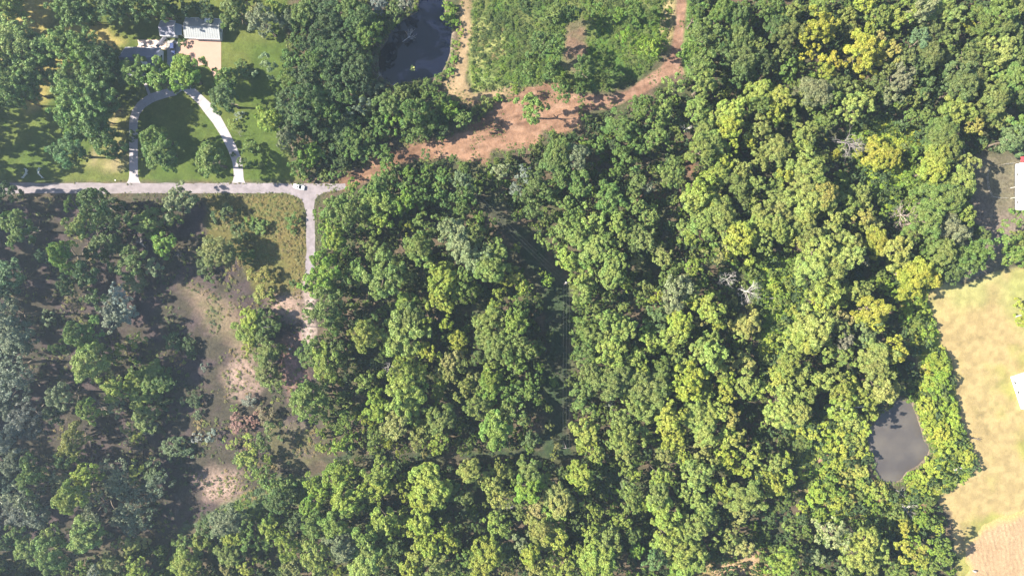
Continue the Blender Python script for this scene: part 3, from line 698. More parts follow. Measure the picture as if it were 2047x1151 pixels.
CROWNS += parse('''
60,60,95,sd 140,220,80,s 90,290,60,s 190,310,60,s 40,370,70,s 300,220,60,d 350,130,80,ps 640,80,70,yp 655,170,62,ps 505,200,65,mp 555,190,40,my 760,60,60,y 820,120,80,yo 850,60,60,o 900,40,75,m 940,150,50,d,B 830,250,80,o 740,310,50,ot 790,350,35,y 855,310,48,s 420,370,80,ty 395,410,50,ty 380,480,60,d 440,470,40,m 500,550,72,yY 480,600,45,Yy 350,580,60,os 330,640,52,so 400,700,90,yp 370,740,50,yp 480,670,60,y 530,760,80,so 570,690,28,yp 660,560,90,sd 690,620,80,sd 640,650,52,sd 780,545,52,yY 785,610,35,Yy 900,620,80,sd 860,690,52,sd 750,740,90,sd 700,820,70,sd 810,830,80,sd 760,880,60,s 880,560,60,d
160,500,50,m 60,500,70,ms 180,590,70,mp 240,560,50,d 120,700,90,so 60,740,50,s 120,800,80,s 210,810,70,s 90,900,60,mg 155,1000,70,p 290,930,60,p 280,1020,90,pm 300,1080,70,pm 350,920,40,p 490,920,95,mp 460,860,50,m 570,900,60,d 690,960,42,yt 750,970,50,ty 800,960,48,ty 740,1030,35,Yt 620,1120,70,o 540,1140,50,s 780,1110,60,y 840,1110,40,yo 1060,1080,75,ym 1050,1130,50,y 1050,960,50,m 1150,970,55,my 1125,940,30,yY 1300,830,90,os 1260,880,60,so 1410,840,60,m 1330,940,62,yY 1320,1030,72,mo 1300,1110,42,t 1420,1110,60,yY 1430,940,60,m
1000,415,60,d,B 1080,430,40,d,B 950,430,40,d,B 1130,365,30,W,B 1205,345,40,W,B 1350,190,30,g,B 1365,280,50,R,B 1450,255,42,R,B 1440,400,60,y 1430,480,60,yp 1460,560,50,yp 1430,140,40,s,B 1120,140,42,d,B 1140,220,30,d,B 1050,150,28,k,B 20,180,70,sd 20,620,60,sd 30,830,60,s 40,960,50,d 200,700,55,dk 1180,880,55,d 1380,480,40,m,B 1330,390,35,y,B''', 0, 751)
CROWNS += parse('''
290,150,90,m 270,110,52,m 350,100,62,om 380,200,60,d 360,320,72,gy 350,400,60,gy 390,410,60,yp 330,250,50,m 490,390,70,gy 450,420,40,y 520,250,52,m 490,300,40,m 690,120,72,yg 690,200,70,yg 630,260,42,Yy 670,290,28,y 575,225,25,yp 690,350,60,mp 660,420,60,yp 745,370,30,Yy 770,390,34,Yy 820,440,34,Yy 800,280,90,ot 770,320,50,tp 800,220,30,p 860,80,112,py 870,150,90,pg 890,200,60,o 830,30,60,y 1060,60,50,ym 1050,120,42,ym 960,200,62,op 1060,250,90,po 1030,320,60,p 940,330,60,tp 920,400,70,to 970,450,60,t 1030,430,72,yp 1060,380,60,y 1010,400,50,y 940,270,40,yp 1180,430,60,mp 1220,430,45,mp
1200,90,60,ty 1220,60,40,yt 1270,190,72,po 1310,150,52,o 1340,80,72,gm 1380,310,92,gm 1400,390,90,gm 1360,400,52,mp 1450,200,50,p 1440,80,40,m 620,40,60,p 80,320,60,md 60,235,55,Rd,B 30,210,40,R,B 30,390,60,m 40,560,60,m 60,470,42,y 100,640,60,m,B 180,620,55,m,B 210,660,45,d,B
470,580,80,yg 520,540,52,y 440,540,42,m 320,620,62,yg 380,680,60,yg 310,750,62,g 350,770,42,m 520,720,92,yg 560,670,52,m 450,850,82,mg 330,860,72,m 710,560,72,yp 700,630,70,y 680,690,60,y 750,620,52,yp 850,640,50,y 860,690,42,y 840,600,30,m 1000,620,100,yp 960,700,80,y 1040,700,72,yp 970,560,60,pt 1050,640,60,p 1230,550,80,ty 1290,600,52,tp 1260,500,42,y 1400,540,60,yt 1360,620,60,ty 1400,700,60,tY 1210,690,50,o 1460,560,40,p 730,830,82,yp 700,880,70,yp 790,900,60,y 830,810,52,yp 940,840,82,y 910,870,60,y 1100,880,92,yY 1060,910,60,yY 1120,960,60,y 1000,980,72,y 960,940,50,y 920,1010,60,yp 1330,1010,92,Yy 1320,1080,80,Yy 1400,870,60,my 1360,830,42,yp 1210,1030,60,m 880,1100,62,y 930,1110,50,yp
490,980,82,os 620,930,82,mp 640,1010,92,mp 630,1090,90,p 720,1050,60,yp 700,970,50,mp 340,1030,80,yp 370,990,40,t 340,1100,60,p 180,980,88,gy 70,880,60,gy 50,960,52,m 90,840,52,m 210,1100,60,to 475,1130,34,Yy 1040,1090,72,o 1120,1110,60,o 1420,1010,60,d 1440,1120,40,t 120,720,70,d 230,850,62,d 800,1000,60,d 860,480,40,d 590,480,40,d 1130,660,60,d 1280,870,60,d 620,730,55,d''', 512, 751)
CROWNS += parse('''
40,100,60,m 100,90,50,mp 30,220,60,po 70,260,42,o 210,190,82,my 150,150,50,m 240,40,52,m 170,30,50,m 210,290,60,to 110,370,55,mc 105,420,50,mg 250,360,42,t 260,400,40,t 240,460,52,yt 330,40,60,o 400,110,82,mo 440,60,60,m 370,180,72,m 430,200,60,mp 350,290,42,yp 420,320,70,yp 450,380,42,y 400,420,42,y 480,460,52,yp 560,60,90,o 650,60,72,o 750,60,90,o 830,120,100,o 750,180,80,op 770,240,60,op 700,150,50,p 565,160,28,sW 620,250,60,o 640,340,90,py 600,390,60,p 690,370,60,yp 650,440,60,tp 720,480,80,mo 660,530,70,ym 700,570,42,y 650,620,82,os 680,680,80,op 690,740,52,op
900,230,80,y 890,310,62,yY 930,360,72,yY 920,420,50,y 980,470,52,y 880,460,60,ot 850,580,62,yp 850,620,50,y 1010,70,80,yY 960,60,60,y 1100,120,60,yp 1110,60,42,yp 1060,220,80,p 1130,230,72,py 1200,210,52,yp 1250,240,60,yt 1230,110,56,y 1220,60,50,y 1350,50,60,p 1430,90,60,py 1120,320,80,p 1100,420,72,pt 1130,490,50,pt 1230,350,60,py 1280,360,60,yt 1230,470,62,yY 1280,530,42,y 1340,550,42,y 1390,460,60,yp 1350,480,42,p 1450,590,42,y 1060,560,80,p 1070,620,60,p 1000,670,60,p 1090,730,72,p 1110,800,80,p 1150,860,50,p 990,840,50,y 1060,870,70,op
1210,660,60,y 1180,640,40,yp 830,700,72,po 870,760,80,py 840,810,52,yp 750,740,42,gy 900,850,72,py 880,930,72,yp 960,920,80,yp 1000,1010,80,yp 1070,1000,60,p 1000,1090,72,yp 1070,1080,60,p 1350,700,90,po 1310,790,80,pt 1280,850,60,pt 1270,920,82,pt 1320,980,60,pt 1220,960,50,p 1440,680,42,p 650,840,60,my 680,890,42,p 600,820,50,my 460,900,60,oy 550,920,80,po 590,980,60,p 500,960,50,p 500,1050,90,yp 460,1100,72,yp 540,1110,50,y 430,750,40,yp 480,780,42,yp 100,550,82,po 180,580,52,p 90,660,82,G 400,560,82,y 420,630,72,yp 380,610,52,y 370,520,52,y 490,660,30,y 250,680,72,to 280,740,72,tp 240,790,62,gp 150,780,62,t 120,830,60,yt 170,900,72,yt 250,930,82,y 220,960,60,y 290,1000,42,y 40,770,52,po 110,1030,72,y 140,1080,60,yt 60,960,60,so 220,1110,60,y 320,1100,60,yp 390,1000,42,yp 720,990,42,g 710,1020,42,g 820,1060,62,dc 930,1130,32,g 790,360,45,d 560,620,45,d 1000,360,40,d 300,560,45,d 370,850,45,d 700,920,45,d''', 1024, 751)
CROWNS += parse('''
50,50,62,py 100,90,72,p 200,60,60,p 230,110,60,po 120,170,72,p 70,220,72,p 180,210,72,p 280,60,42,p 330,30,50,p 420,80,70,yp 470,70,50,yp 510,110,72,py 590,160,60,yp 590,220,72,py 560,280,50,yp 430,200,72,pg 480,260,60,p 660,70,82,pt 720,80,62,pt 640,110,42,p 40,500,60,p 90,480,52,yp 110,590,52,yp 40,620,62,y 80,650,42,y 30,560,42,p
250,340,50,y,B 330,300,52,y,B 410,310,52,y,B 340,390,52,gy,B 420,420,50,y,B 500,380,52,yp,B 540,450,50,y,B 480,500,50,yt,B 390,510,52,gy,B 320,560,52,gy,B 430,590,50,yt,B 520,560,50,yt,B 350,640,60,g,B 270,690,50,yg,B 450,680,50,yt,B 560,640,52,yp,B 390,730,50,gy,B 280,800,50,g,B 200,760,50,gy,B 630,680,56,pg,B 570,720,42,g,B 170,320,40,y,B 540,330,42,y,B 190,400,55,d,B 240,600,50,d,B
380,920,80,sp 270,1040,50,sp 110,1060,70,gy 40,1090,60,g 560,950,72,py 520,1040,80,py 620,960,60,p 650,1030,60,p 590,1090,60,p 800,1000,65,yY 870,1060,60,y 850,1010,52,yt 930,850,60,m 890,830,50,g 970,880,50,yg 830,880,50,y,B 780,870,60,yY 960,1000,62,mg 1010,1050,60,m 1000,960,50,m 830,950,42,g 440,1130,50,cp 760,1130,50,m 930,1110,60,m
910,160,60,y,B 960,60,70,g,B 1000,50,50,g,B 930,230,50,gy,B 1000,150,50,g,B 1060,180,60,gy,B 1060,260,60,gy,B 990,260,50,gy,B 930,290,50,y,B 990,330,60,y,B 1050,350,60,yg,B 1010,410,60,gy,B 1070,430,50,my,B 1150,400,60,yo,B 1020,460,50,y,B 930,510,60,yg,B 970,540,60,yg,B 900,580,60,yg,B 850,620,50,yg,B 880,660,42,yg,B 820,580,42,g,B 1140,470,50,y,B 870,200,32,g,B 880,60,42,Yy,B''', 1536, 751)
# ------------------------------------------------------------------ sort the crowns into trees
LANDMARKS = dict([
 ('the white car on the road', (599,373)), ('the dark blue car', (345,97)), ('the blue roofed house', (283,122)), ('the white roofed barn', (405,56)),
 ('the pinkish parking court', (405,105)), ('the loop driveway lawn', (370,270)), ('the mailbox driveway mouth', (267,362)), ('the second driveway mouth', (477,362)),
 ('the road end at the woods', (690,372)), ('the lane corner', (618,400)), ('the white entrance fence', (70,342)), ('the roadside fork', (640,385)),
 ('the dark blue pond', (850,90)), ('the drowned pond branches', (790,160)), ('the sandy pondside track', (930,120)), ('the red dirt clearing', (985,275)),
 ('the red track bend', (1355,145)), ('the upper red track end', (1365,15)), ('the vine covered patch', (1260,90)), ('the red soil patch', (1110,180)),
 ('the cutting utility pole', (1133,566)), ('the upper cutting end', (960,400)), ('the lower cutting end', (1132,895)), ('the sunlit cutting corner', (1140,905)),
 ('the cross cutting', (880,908)), ('the shaded woodland bay', (580,880)), ('the pink flowering bushes', (520,843)), ('the tan bare patch', (430,610)), ('the pale pink bare ground', (445,970)), ('the pink gravel patch', (490,760)),
 ('the silver grey tree', (240,615)), ('the brown grass lot', (530,450)), ('the straw coloured round tree', (435,500)), ('the white marker post', (580,697)),
 ('the big grey dead tree', (1689,278)), ('the fallen white dead tree', (1480,570)), ('the pinkish bare tree', (1803,428)), ('the small white snag', (776,733)),
 ('the white log in the vines', (1555,596)), ('the long white log', (1690,812)), ('the white storage box', (1864,375)), ('the white trailer home', (2035,370)), ('the fenced back yard', (1990,370)),
 ('the muddy grey pond', (1795,880)), ('the foot of the muddy pond', (1785,970)), ('the tan field corner', (1850,590)), ('the field edge', (1905,720)), ('the tilled soil', (1960,1090)), ('the field bay', (1900,1000)),
 ('the golden trees cluster', (1730,115)), ('the sunny vine hollow', (1790,370)), ('the lime yellow round tree', (1765,310)), ('the bright vine hollow', (1560,600)), ('the scrubby slope', (1660,950)),
 ('the vivid green round tree', (1055,985)), ('the lemon yellow bottom tree', (975,1115)), ('the tall yellow green tree', (885,565)), ('the silvery pair of oaks', (950,480)), ('the pale lilac tree', (1048,347)),
 ('the bright green edge tree', (620,325)), ('the lime green clearing tree', (898,215)), ('the pale hazy corner', (40,1060)), ('the yellow topped tree', (270,945)), ('the big round bluish tree', (1000,870)),
])
ORD = ['nearest one', 'second one', 'third one', 'fourth one', 'fifth one', 'sixth one', 'seventh one', 'eighth one']
DIRS = ['right of', 'lower right of', 'below', 'lower left of', 'left of', 'upper left of', 'above', 'upper right of']

def say_where(items):
    """items: list of dict(px, py, head, r, noun); gives each a label no other has"""
    cand = []
    for li, (nm, (lx, ly)) in enumerate(LANDMARKS.items()):
        sect = {}
        for i, it in enumerate(items):
            dx, dy = it['px'] - lx, it['py'] - ly
            k = (int(round(math.atan2(dy, dx) / (math.pi / 4))) % 8, it['noun'])
            sect.setdefault(k, []).append((math.hypot(dx, dy), i))
        for (k, noun), lst in sect.items():
            lst.sort()
            for rank, (d, i) in enumerate(lst[:8]):
                cand.append((d * (1 + 0.5 * rank), i, rank, DIRS[k], nm))
    cand.sort()
    done = {}
    for d, i, rank, dr, nm in cand:
        if i not in done:
            it = items[i]
            done[i] = f"{it['head']}, {ORD[rank]} {dr} {nm}"
    seen = {}
    for i, it in enumerate(items):
        lab = done.get(i) or f"{it['head']} deep in the wood"
        seen[lab] = seen.get(lab, 0) + 1
        it['label'] = lab
    return items

blend_near(CROWNS)
for c in CROWNS:                  # fresher green in the middle of the wood, yellower towards the field
    c['tint'] = c['tint'] * np.array((.91 + .09 * float(smooth(1250, 1650, c['px'])), 1.0, 1.0))
for c in CROWNS:          # keep crowns off the cutting, the ponds and the tracks
    x, y = W(c['px'], c['py'])
    c['low'] = 1.0
    if c['code'] == 'sW': continue
    for k in ('corridor', 'pond1', 'pond2', 'dirt1', 'dirt2', 'dirt3', 'field', 'shaded_bay'):
        dd = float(sdf(Z[k], np.array([x]), np.array([y]))[0])
        if dd < 0 and -dd < c['r'] * 1.05: c['r'] = max(-dd + (.4 if 'pond' in k else -.3 if k in ('corridor', 'dirt2') else .4), min(c['r'], 1.8))
        elif dd > 0 and k == 'corridor' and c['r'] > 2.4: c['r'] = 1.8
        if k == 'corridor' and -16 < dd < 0 and max(float(sdf(Z[k], np.array([x + e_]), np.array([y]))[0]) for e_ in (6., 10., 15.)) > -1: c['low'] = 1.28
    for i_ in range(len(GAPS)):
        dd = float(sdf(Z['gap%d' % i_], np.array([x]), np.array([y]))[0])
        if dd > 0: c['r'] = min(c['r'] * .6, 1.9); c['low'] = .55
        elif -dd < c['r']: c['r'] = max(-dd + .6, min(c['r'], 2.2))
    for k in ('vines_right', 'vines_mid'):
        if float(sdf(Z[k], np.array([x]), np.array([y]))[0]) > 0 and c['code'][0] not in 'yY' and c['r'] > 2.0: c['r'] *= .55; c['low'] = .5
        elif max(float(sdf(Z[k], np.array([x + e_]), np.array([y]))[0]) for e_ in (6., 11., 16.)) > 0: c['low'] = .58
    if 585 < c['px'] < 900 and 235 < c['py'] < 372: c['low'] = .58
    if float(sdf(Z['scrub'], np.array([x]), np.array([y]))[0]) > 0 and c['kind'] == 'T': c['r'] *= .8; c['low'] = .6
broad = [c for c in CROWNS if c['kind'] == 'T']
pines = [c for c in CROWNS if c['kind'] == 'P']
bushes = [c for c in CROWNS if c['kind'] == 'B']
broad.sort(key=lambda c: -c['r'])
trees, used = [], set()
for i, c in enumerate(broad):
    if i in used: continue
    used.add(i)
    g = [c]
    for j in range(i + 1, len(broad)):
        if j in used or len(g) >= 4: continue
        b = broad[j]
        d = math.hypot(b['px'] - c['px'], b['py'] - c['py']) * M_PX
        if d < 0.95 * c['r'] and np.abs(b['tint'] - c['tint']).max() < 0.06:
            g.append(b); used.add(j)
    trees.append(dict(c, parts=g, area=sum(b['r'] ** 2 for b in g)))
trees.sort(key=lambda t: -t['area'])
N_TREES = 325
own, mass = trees[:N_TREES], trees[N_TREES:]

def tree_dims(c, seed):
    r = random.Random(seed)
    open_ground = c['px'] < 600 and c['py'] > 390
    H = (min(19, 5.0 + 2.25 * c['r']) + r.uniform(-2.6, 2.6)) * c['low']
    if open_ground: H *= 1.3 if c['px'] < 190 else (.5 if c['px'] > 225 and c['py'] > 540 and c['py'] < 860 else .72)
    rz = max(c['r'] * 0.78, H * 0.27)
    return H, min(rz, H * 0.46)

def place_crown(c, seed):
    """-> base xy, crown centre z, vertical radius, total height"""
    H, rz = tree_dims(c, seed)
    zc = H - rz
    x, y = W(c['px'], c['py'], zc + 0.35 * rz)
    return x, y, zc, rz, H

def size_word(r):
    return 'broad' if r > 5.4 else ('mid-sized' if r > 4.3 else 'small')

def jitter_tint(t, r):
    k = r.uniform(0.86, 1.16)
    return [float(min(.6, v * k * r.uniform(.95, 1.05))) for v in t]

# broadleaf trees: one of each kind of crown is shared, every tree is an object of its own
items = []
for c in own:
    items.append(dict(px=c['px'], py=c['py'], r=c['r'], noun='tree', head=f"{size_word(c['r'])} {WORD[c['code'][0]]}" + ' tree'))
for c in pines:
    items.append(dict(px=c['px'], py=c['py'], r=c['r'], noun='pine', head=f"tall {WORD[c['code'][0]]} pine"))
for c in bushes:
    items.append(dict(px=c['px'], py=c['py'], r=c['r'], noun='bush', head=f"{'large' if c['r'] > 3.6 else ('rounded' if c['r'] > 2.6 else 'little')} {WORD[c['code'][0]]} bush"))
say_where(items)
labels = [i['label'] for i in items]

def fit(label):
    w = label.split()
    if len(w) > 16:
        label = label.replace(' nearest', '') if label.split(', ')[1].startswith(('second', 'third', 'fourth', 'fifth', 'sixth', 'seventh', 'eighth')) else label
    w = label.split()
    if len(w) > 16 and ' to ' in label.split(',')[0]:
        h, rest = label.split(', ', 1)
        label = h.split(' to ')[0] + ' ' + h.split()[-1] + ', ' + rest
    return label
labels = [fit(l) for l in labels]

def crown_piece(c, seed, root, base_z_xy, thin=False):
    r = random.Random(seed * 7 + 1)
    x, y, zc, rz, H = place_crown(c, seed)
    pool = THIN if (c['code'][0] in 'sW' and thin) else (BIG if c['r'] > 4.7 else MID)
    me = pool[r.randrange(len(pool))]
    o = bpy.data.objects.new('crown', me)
    COL.objects.link(o)
    o.parent = root
    o.location = (x - base_z_xy[0], y - base_z_xy[1], zc)
    o.rotation_euler = (r.uniform(-.22, .22), r.uniform(-.22, .22), r.uniform(0, 6.28))
    k = r.uniform(.95, 1.07)
    o.scale = (c['r'] * k * r.uniform(.84, 1.2), c['r'] * k * r.uniform(.84, 1.2), rz * 1.1)
    o['tint'] = jitter_tint(c['tint'], r)
    return o

for n, (c, lab) in enumerate(zip(own, labels)):
    r = random.Random(n)
    x, y, zc, rz, H = place_crown(c, n)
    root = empty('broadleaf_tree', (x, y, 0), label=lab, cat='tree', group='broadleaf trees of the wood and lots')
    for k, p in enumerate(c['parts']):
        crown_piece(p, n if k == 0 else 1000 + n * 5 + k, root, (x, y), True)
    t = bpy.data.objects.new('trunk', TRUNKS[n % 4]); COL.objects.link(t); t.parent = root
    t.rotation_euler = (0, 0, r.uniform(0, 6.28)); t.scale = (H * .75, H * .75, zc + rz * .35)

for n, (c, lab) in enumerate(zip(pines, labels[len(own):])):
    r = random.Random(5000 + n)
    H = r.uniform(18, 22.5); rz = r.uniform(5.0, 6.5); zc = H - rz
    x, y = W(c['px'], c['py'], zc + 1.5)
    root = empty('pine_tree', (x, y, 0), label=lab, cat='pine', group='tall pines around the house')
    o = bpy.data.objects.new('crown', PINE[n % 4]); COL.objects.link(o); o.parent = root
    o.location = (0, 0, zc); o.rotation_euler = (0, 0, r.uniform(0, 6.28))
    o.scale = (c['r'] * 1.12, c['r'] * 1.12, rz); o['tint'] = jitter_tint(c['tint'], r)
    t = bpy.data.objects.new('trunk', PINETRUNKS[n % 3]); COL.objects.link(t); t.parent = root
    t.scale = (H * .8, H * .8, H * .97); t.rotation_euler = (0, 0, r.uniform(0, 6.28))

for n, (c, lab) in enumerate(zip(bushes, labels[len(own) + len(pines):])):
    r = random.Random(7000 + n)
    h = c['r'] * r.uniform(1.0, 1.35)
    x, y = W(c['px'], c['py'], h * .6)
    root = empty('bush', (x, y, 0), label=lab, cat='bush', group='bushes in the open ground')
    pool = SMALL if c['r'] < 2.4 else MID
    o = bpy.data.objects.new('foliage', pool[n % len(pool)]); COL.objects.link(o); o.parent = root
    o.location = (0, 0, h * .42); o.rotation_euler = (0, 0, r.uniform(0, 6.28))
    o.scale = (c['r'] * r.uniform(1.0, 1.2), c['r'] * r.uniform(1.0, 1.2), h * .62); o['tint'] = jitter_tint(c['tint'], r)
    t = bpy.data.objects.new('stem', STEMS[n % 2]); COL.objects.link(t); t.parent = root
    t.scale = (h, h, h * .6)

# ------------------------------------------------------------------ what nobody could count, scattered
PROTO = bpy.data.collections.new('foliage_sources')      # sources only, never linked to the scene
def source(k, me):
    o = bpy.data.objects.new('source_%03d' % k, me); PROTO.objects.link(o); return o
for k, me in enumerate(BIG[:6] + MID + SMALL):
    source(k, me)
IDX_BIG, IDX_MID, IDX_SMALL = range(0, 6), range(6, 15), range(15, 19)

def scatter_group():
    g = bpy.data.node_groups.new('scatter', 'GeometryNodeTree')
    g.interface.new_socket('Geometry', in_out='INPUT', socket_type='NodeSocketGeometry')
    g.interface.new_socket('Geometry', in_out='OUTPUT', socket_type='NodeSocketGeometry')
    N, L = g.nodes, g.links
    i, o = N.new('NodeGroupInput'), N.new('NodeGroupOutput')
    inst = N.new('GeometryNodeInstanceOnPoints')
    ci = N.new('GeometryNodeCollectionInfo')
    ci.inputs['Collection'].default_value = PROTO
    ci.inputs['Separate Children'].default_value = True
    ci.inputs['Reset Children'].default_value = True
    def attr(name, typ):
        a = N.new('GeometryNodeInputNamedAttribute'); a.data_type = typ; a.inputs['Name'].default_value = name
        return a.outputs[0]
    L.new(i.outputs[0], inst.inputs['Points'])
    L.new(ci.outputs[0], inst.inputs['Instance'])
    inst.inputs['Pick Instance'].default_value = True
    L.new(attr('pick', 'INT'), inst.inputs['Instance Index'])
    L.new(attr('turn', 'FLOAT_VECTOR'), inst.inputs['Rotation'])
    L.new(attr('size', 'FLOAT_VECTOR'), inst.inputs['Scale'])
    L.new(inst.outputs[0], o.inputs[0])
    return g
SCATTER = scatter_group()

def scatter(name, rows, label):
    """rows: (x, y, z, turn, sx, sy, sz, pick, (r, g, b))"""
    n = len(rows)
    me = bpy.data.meshes.new(name)
    me.vertices.add(n)
    me.vertices.foreach_set('co', np.array([q[:3] for q in rows], np.float32).ravel())
    a = me.attributes.new('turn', 'FLOAT_VECTOR', 'POINT'); a.data.foreach_set('vector', np.array([(0, 0, q[3]) for q in rows], np.float32).ravel())
    a = me.attributes.new('size', 'FLOAT_VECTOR', 'POINT'); a.data.foreach_set('vector', np.array([q[4:7] for q in rows], np.float32).ravel())
    a = me.attributes.new('pick', 'INT', 'POINT'); a.data.foreach_set('value', np.array([q[7] for q in rows], np.int32))
    a = me.attributes.new('tint', 'FLOAT_COLOR', 'POINT'); a.data.foreach_set('color', np.array([(*q[8], 1) for q in rows], np.float32).ravel())
    o = link_mesh(name, me, MAT_LEAF)
    md = o.modifiers.new('scatter', 'NODES'); md.node_group = SCATTER
    return tag(o, label, kind='stuff')

rows = []
n = 9000
for c in mass:
    for p in c['parts']:
        n += 1
        r = random.Random(n)
        x, y, zc, rz, H = place_crown(p, n)
        pk = r.choice(IDX_BIG) if p['r'] > 4.7 else r.choice(IDX_MID)
        k = r.uniform(.94, 1.1)
        rows.append((x, y, zc, r.uniform(0, 6.28), p['r'] * k, p['r'] * k * r.uniform(.88, 1.1), rz * 1.1, pk, jitter_tint(p['tint'], r)))
scatter('woodland', rows, 'smaller tree crowns filling the wood between the larger trees')

def field_pts(x0, x1, y0, y1, step, seed):
    g = np.random.default_rng(seed)
    xs, ys = np.meshgrid(np.arange(x0, x1, step), np.arange(y0, y1, step))
    xs = xs.ravel() + g.uniform(-.5, .5, xs.size) * step; ys = ys.ravel() + g.uniform(-.5, .5, ys.size) * step
    return xs, ys, g

# low growth under the trees
xs, ys, g = field_pts(-212, 212, -122, 122, 3.3, 71)
op = np.full(xs.shape, -99.0)
gp = np.full(xs.shape, -99.0)
for i_ in range(len(GAPS)):
    gp = np.maximum(gp, sdf(Z['gap%d' % i_], xs, ys))
for k in OPEN:
    op = np.maximum(op, sdf(Z[k], xs, ys))
rd = sdf(PX([(-300,360),(700,360),(700,392),(640,400),(640,700),(598,700),(602,392),(-300,394)]), xs, ys)
keep = (op < -1.8) & (rd < -1.0)
rows = []
for x, y, gd in zip(xs[keep], ys[keep], gp[keep]):
    R_ = g.uniform(1.1, 2.9); h = R_ * (g.uniform(.6, 1.0) if gd > 0 else g.uniform(1.1, 2.5))
    t = np.array(TINT['d']) * g.uniform(.8, 1.3) if g.random() < .4 else np.mean([TINT['m'], TINT[g.choice(list('mopg'))]], 0) * g.uniform(.6, 1.05)
    rows.append((x, y, h * .4, g.uniform(0, 6.28), R_, R_ * g.uniform(.8, 1.2), h * .6, int(g.choice(IDX_SMALL)), t))
scatter('undergrowth', rows, 'dark undergrowth below the trees')

# woods that go on beyond the frame
xs, ys, g = field_pts(-300, 300, -215, 215, 7.5, 72)
out = (np.abs(xs) > 206.5) | (np.abs(ys) > 117.0)
fx, fy = W(2047, 500)[0], W(0, 480)[1]
ok = out & ~((xs > 190) & (ys < fy)) & ~((xs < -190) & (np.abs(ys - W(0, 377)[1]) < 4))
for k in ('pond1', 'dirt1', 'dirt3', 'vines_top'):
    ok &= sdf(Z[k], xs, ys) < -6
ok &= ~((ys > 117) & (xs > W(830, 0)[0]) & (xs < W(1400, 0)[0]) & (ys < 150))
rows = []
for x, y in zip(xs[ok], ys[ok]):
    yard = x < -190
    if g.random() < (.05 if yard else .22): continue
    R_ = g.uniform(3.6, 6.0); H = g.uniform(23, 30) if yard else g.uniform(12, 19); rz = H * .3
    t = np.mean([TINT[q] for q in g.choice(list('dmopm'), 2)], 0) * g.uniform(.8, 1.2)
    rows.append((x, y, H - rz, g.uniform(0, 6.28), R_, R_ * g.uniform(.85, 1.15), rz * 1.1, int(g.choice(list(IDX_BIG) + list(IDX_MID))), t))
scatter('surrounding_woods', rows, 'woods that go on beyond the edges of the view')

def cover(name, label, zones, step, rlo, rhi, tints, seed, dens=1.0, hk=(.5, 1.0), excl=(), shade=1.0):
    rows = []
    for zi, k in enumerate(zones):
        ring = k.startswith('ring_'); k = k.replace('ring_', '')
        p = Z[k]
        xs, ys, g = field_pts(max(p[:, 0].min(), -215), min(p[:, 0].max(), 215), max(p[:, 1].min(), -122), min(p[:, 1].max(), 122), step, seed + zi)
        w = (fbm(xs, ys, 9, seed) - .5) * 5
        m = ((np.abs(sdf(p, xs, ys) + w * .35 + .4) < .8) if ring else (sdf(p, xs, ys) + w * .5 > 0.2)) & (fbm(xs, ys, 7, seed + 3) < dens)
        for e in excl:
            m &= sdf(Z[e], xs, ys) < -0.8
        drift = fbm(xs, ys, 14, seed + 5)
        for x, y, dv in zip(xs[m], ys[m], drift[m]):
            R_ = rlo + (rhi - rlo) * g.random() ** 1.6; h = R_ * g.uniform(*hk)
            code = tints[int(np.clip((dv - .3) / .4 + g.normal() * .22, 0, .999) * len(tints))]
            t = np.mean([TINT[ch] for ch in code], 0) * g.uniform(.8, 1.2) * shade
            rows.append((x, y, h * .35, g.uniform(0, 6.28), R_, R_ * g.uniform(.8, 1.2), h * .65, int(g.choice(IDX_SMALL)), t))
    return scatter(name, rows, label)

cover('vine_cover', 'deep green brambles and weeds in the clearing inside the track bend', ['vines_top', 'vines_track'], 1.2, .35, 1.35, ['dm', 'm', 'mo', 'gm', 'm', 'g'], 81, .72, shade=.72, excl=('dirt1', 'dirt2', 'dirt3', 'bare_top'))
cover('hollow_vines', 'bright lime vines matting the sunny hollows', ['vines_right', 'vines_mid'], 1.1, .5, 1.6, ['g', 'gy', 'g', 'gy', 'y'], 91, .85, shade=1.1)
cover('scrub', 'yellowish scrub on the slope beside the muddy pond', ['scrub'], 1.5, .7, 1.9, ['ty', 'y', 'yp', 'gy', 'g'], 82, .66, excl=('pond2',))
cover('bank_growth', 'sunny green weeds on the pond bank and along the field', ['bank', 'field_edge'], 1.25, .6, 1.7, ['y', 'gy', 'yg', 'g'], 83, .74, excl=('pond2',))
cover('dry_grass', 'olive brown tufts of rough grass', ['meadow', 'straw_top', 'straw_top2', 'tan_bottom'], 1.1, .25, .75, ['to', 't', 'ot', 'o'], 84, .6)
cover('weeds', 'scattered dull weeds on the bare shaded ground', ['left_wood'], 1.5, .2, .95, ['d', 'od', 'o', 'ot', 'yo', 't'], 85, .52, excl=('meadow',))
cover('track_verge', 'ragged weeds along the edges of the red track', ['ring_dirt1', 'ring_dirt2'], 1.05, .2, .75, ['m', 'om', 'o', 'yo', 'to'], 88, .62)
Z['road'] = PX([(-60,364.5),(560,365.5),(640,367.5),(690,367),(692,377),(655,384.5),(634,392.5),(628,428),(631,460),(632,520),(628,560),(608,560),(611,428),(599,397.5),(573,388),(300,387.5),(-60,390)])
cover('pond_margin', 'rushes and weeds along the pond shores', ['ring_pond1', 'ring_pond2'], .75, .25, .8, ['m', 'om', 'o', 'g', 'yo'], 92, .62)
cover('track_grass', 'sparse grass growing over the red dirt', ['dirt1', 'dirt2', 'dirt3'], 1.0, .12, .5, ['o', 'to', 'm', 'om'], 93, .40)
cover('verge_grass', 'rough grass tufts along the road edges', ['ring_road'], .8, .15, .5, ['o', 'ot', 'm', 'to'], 89, .6)
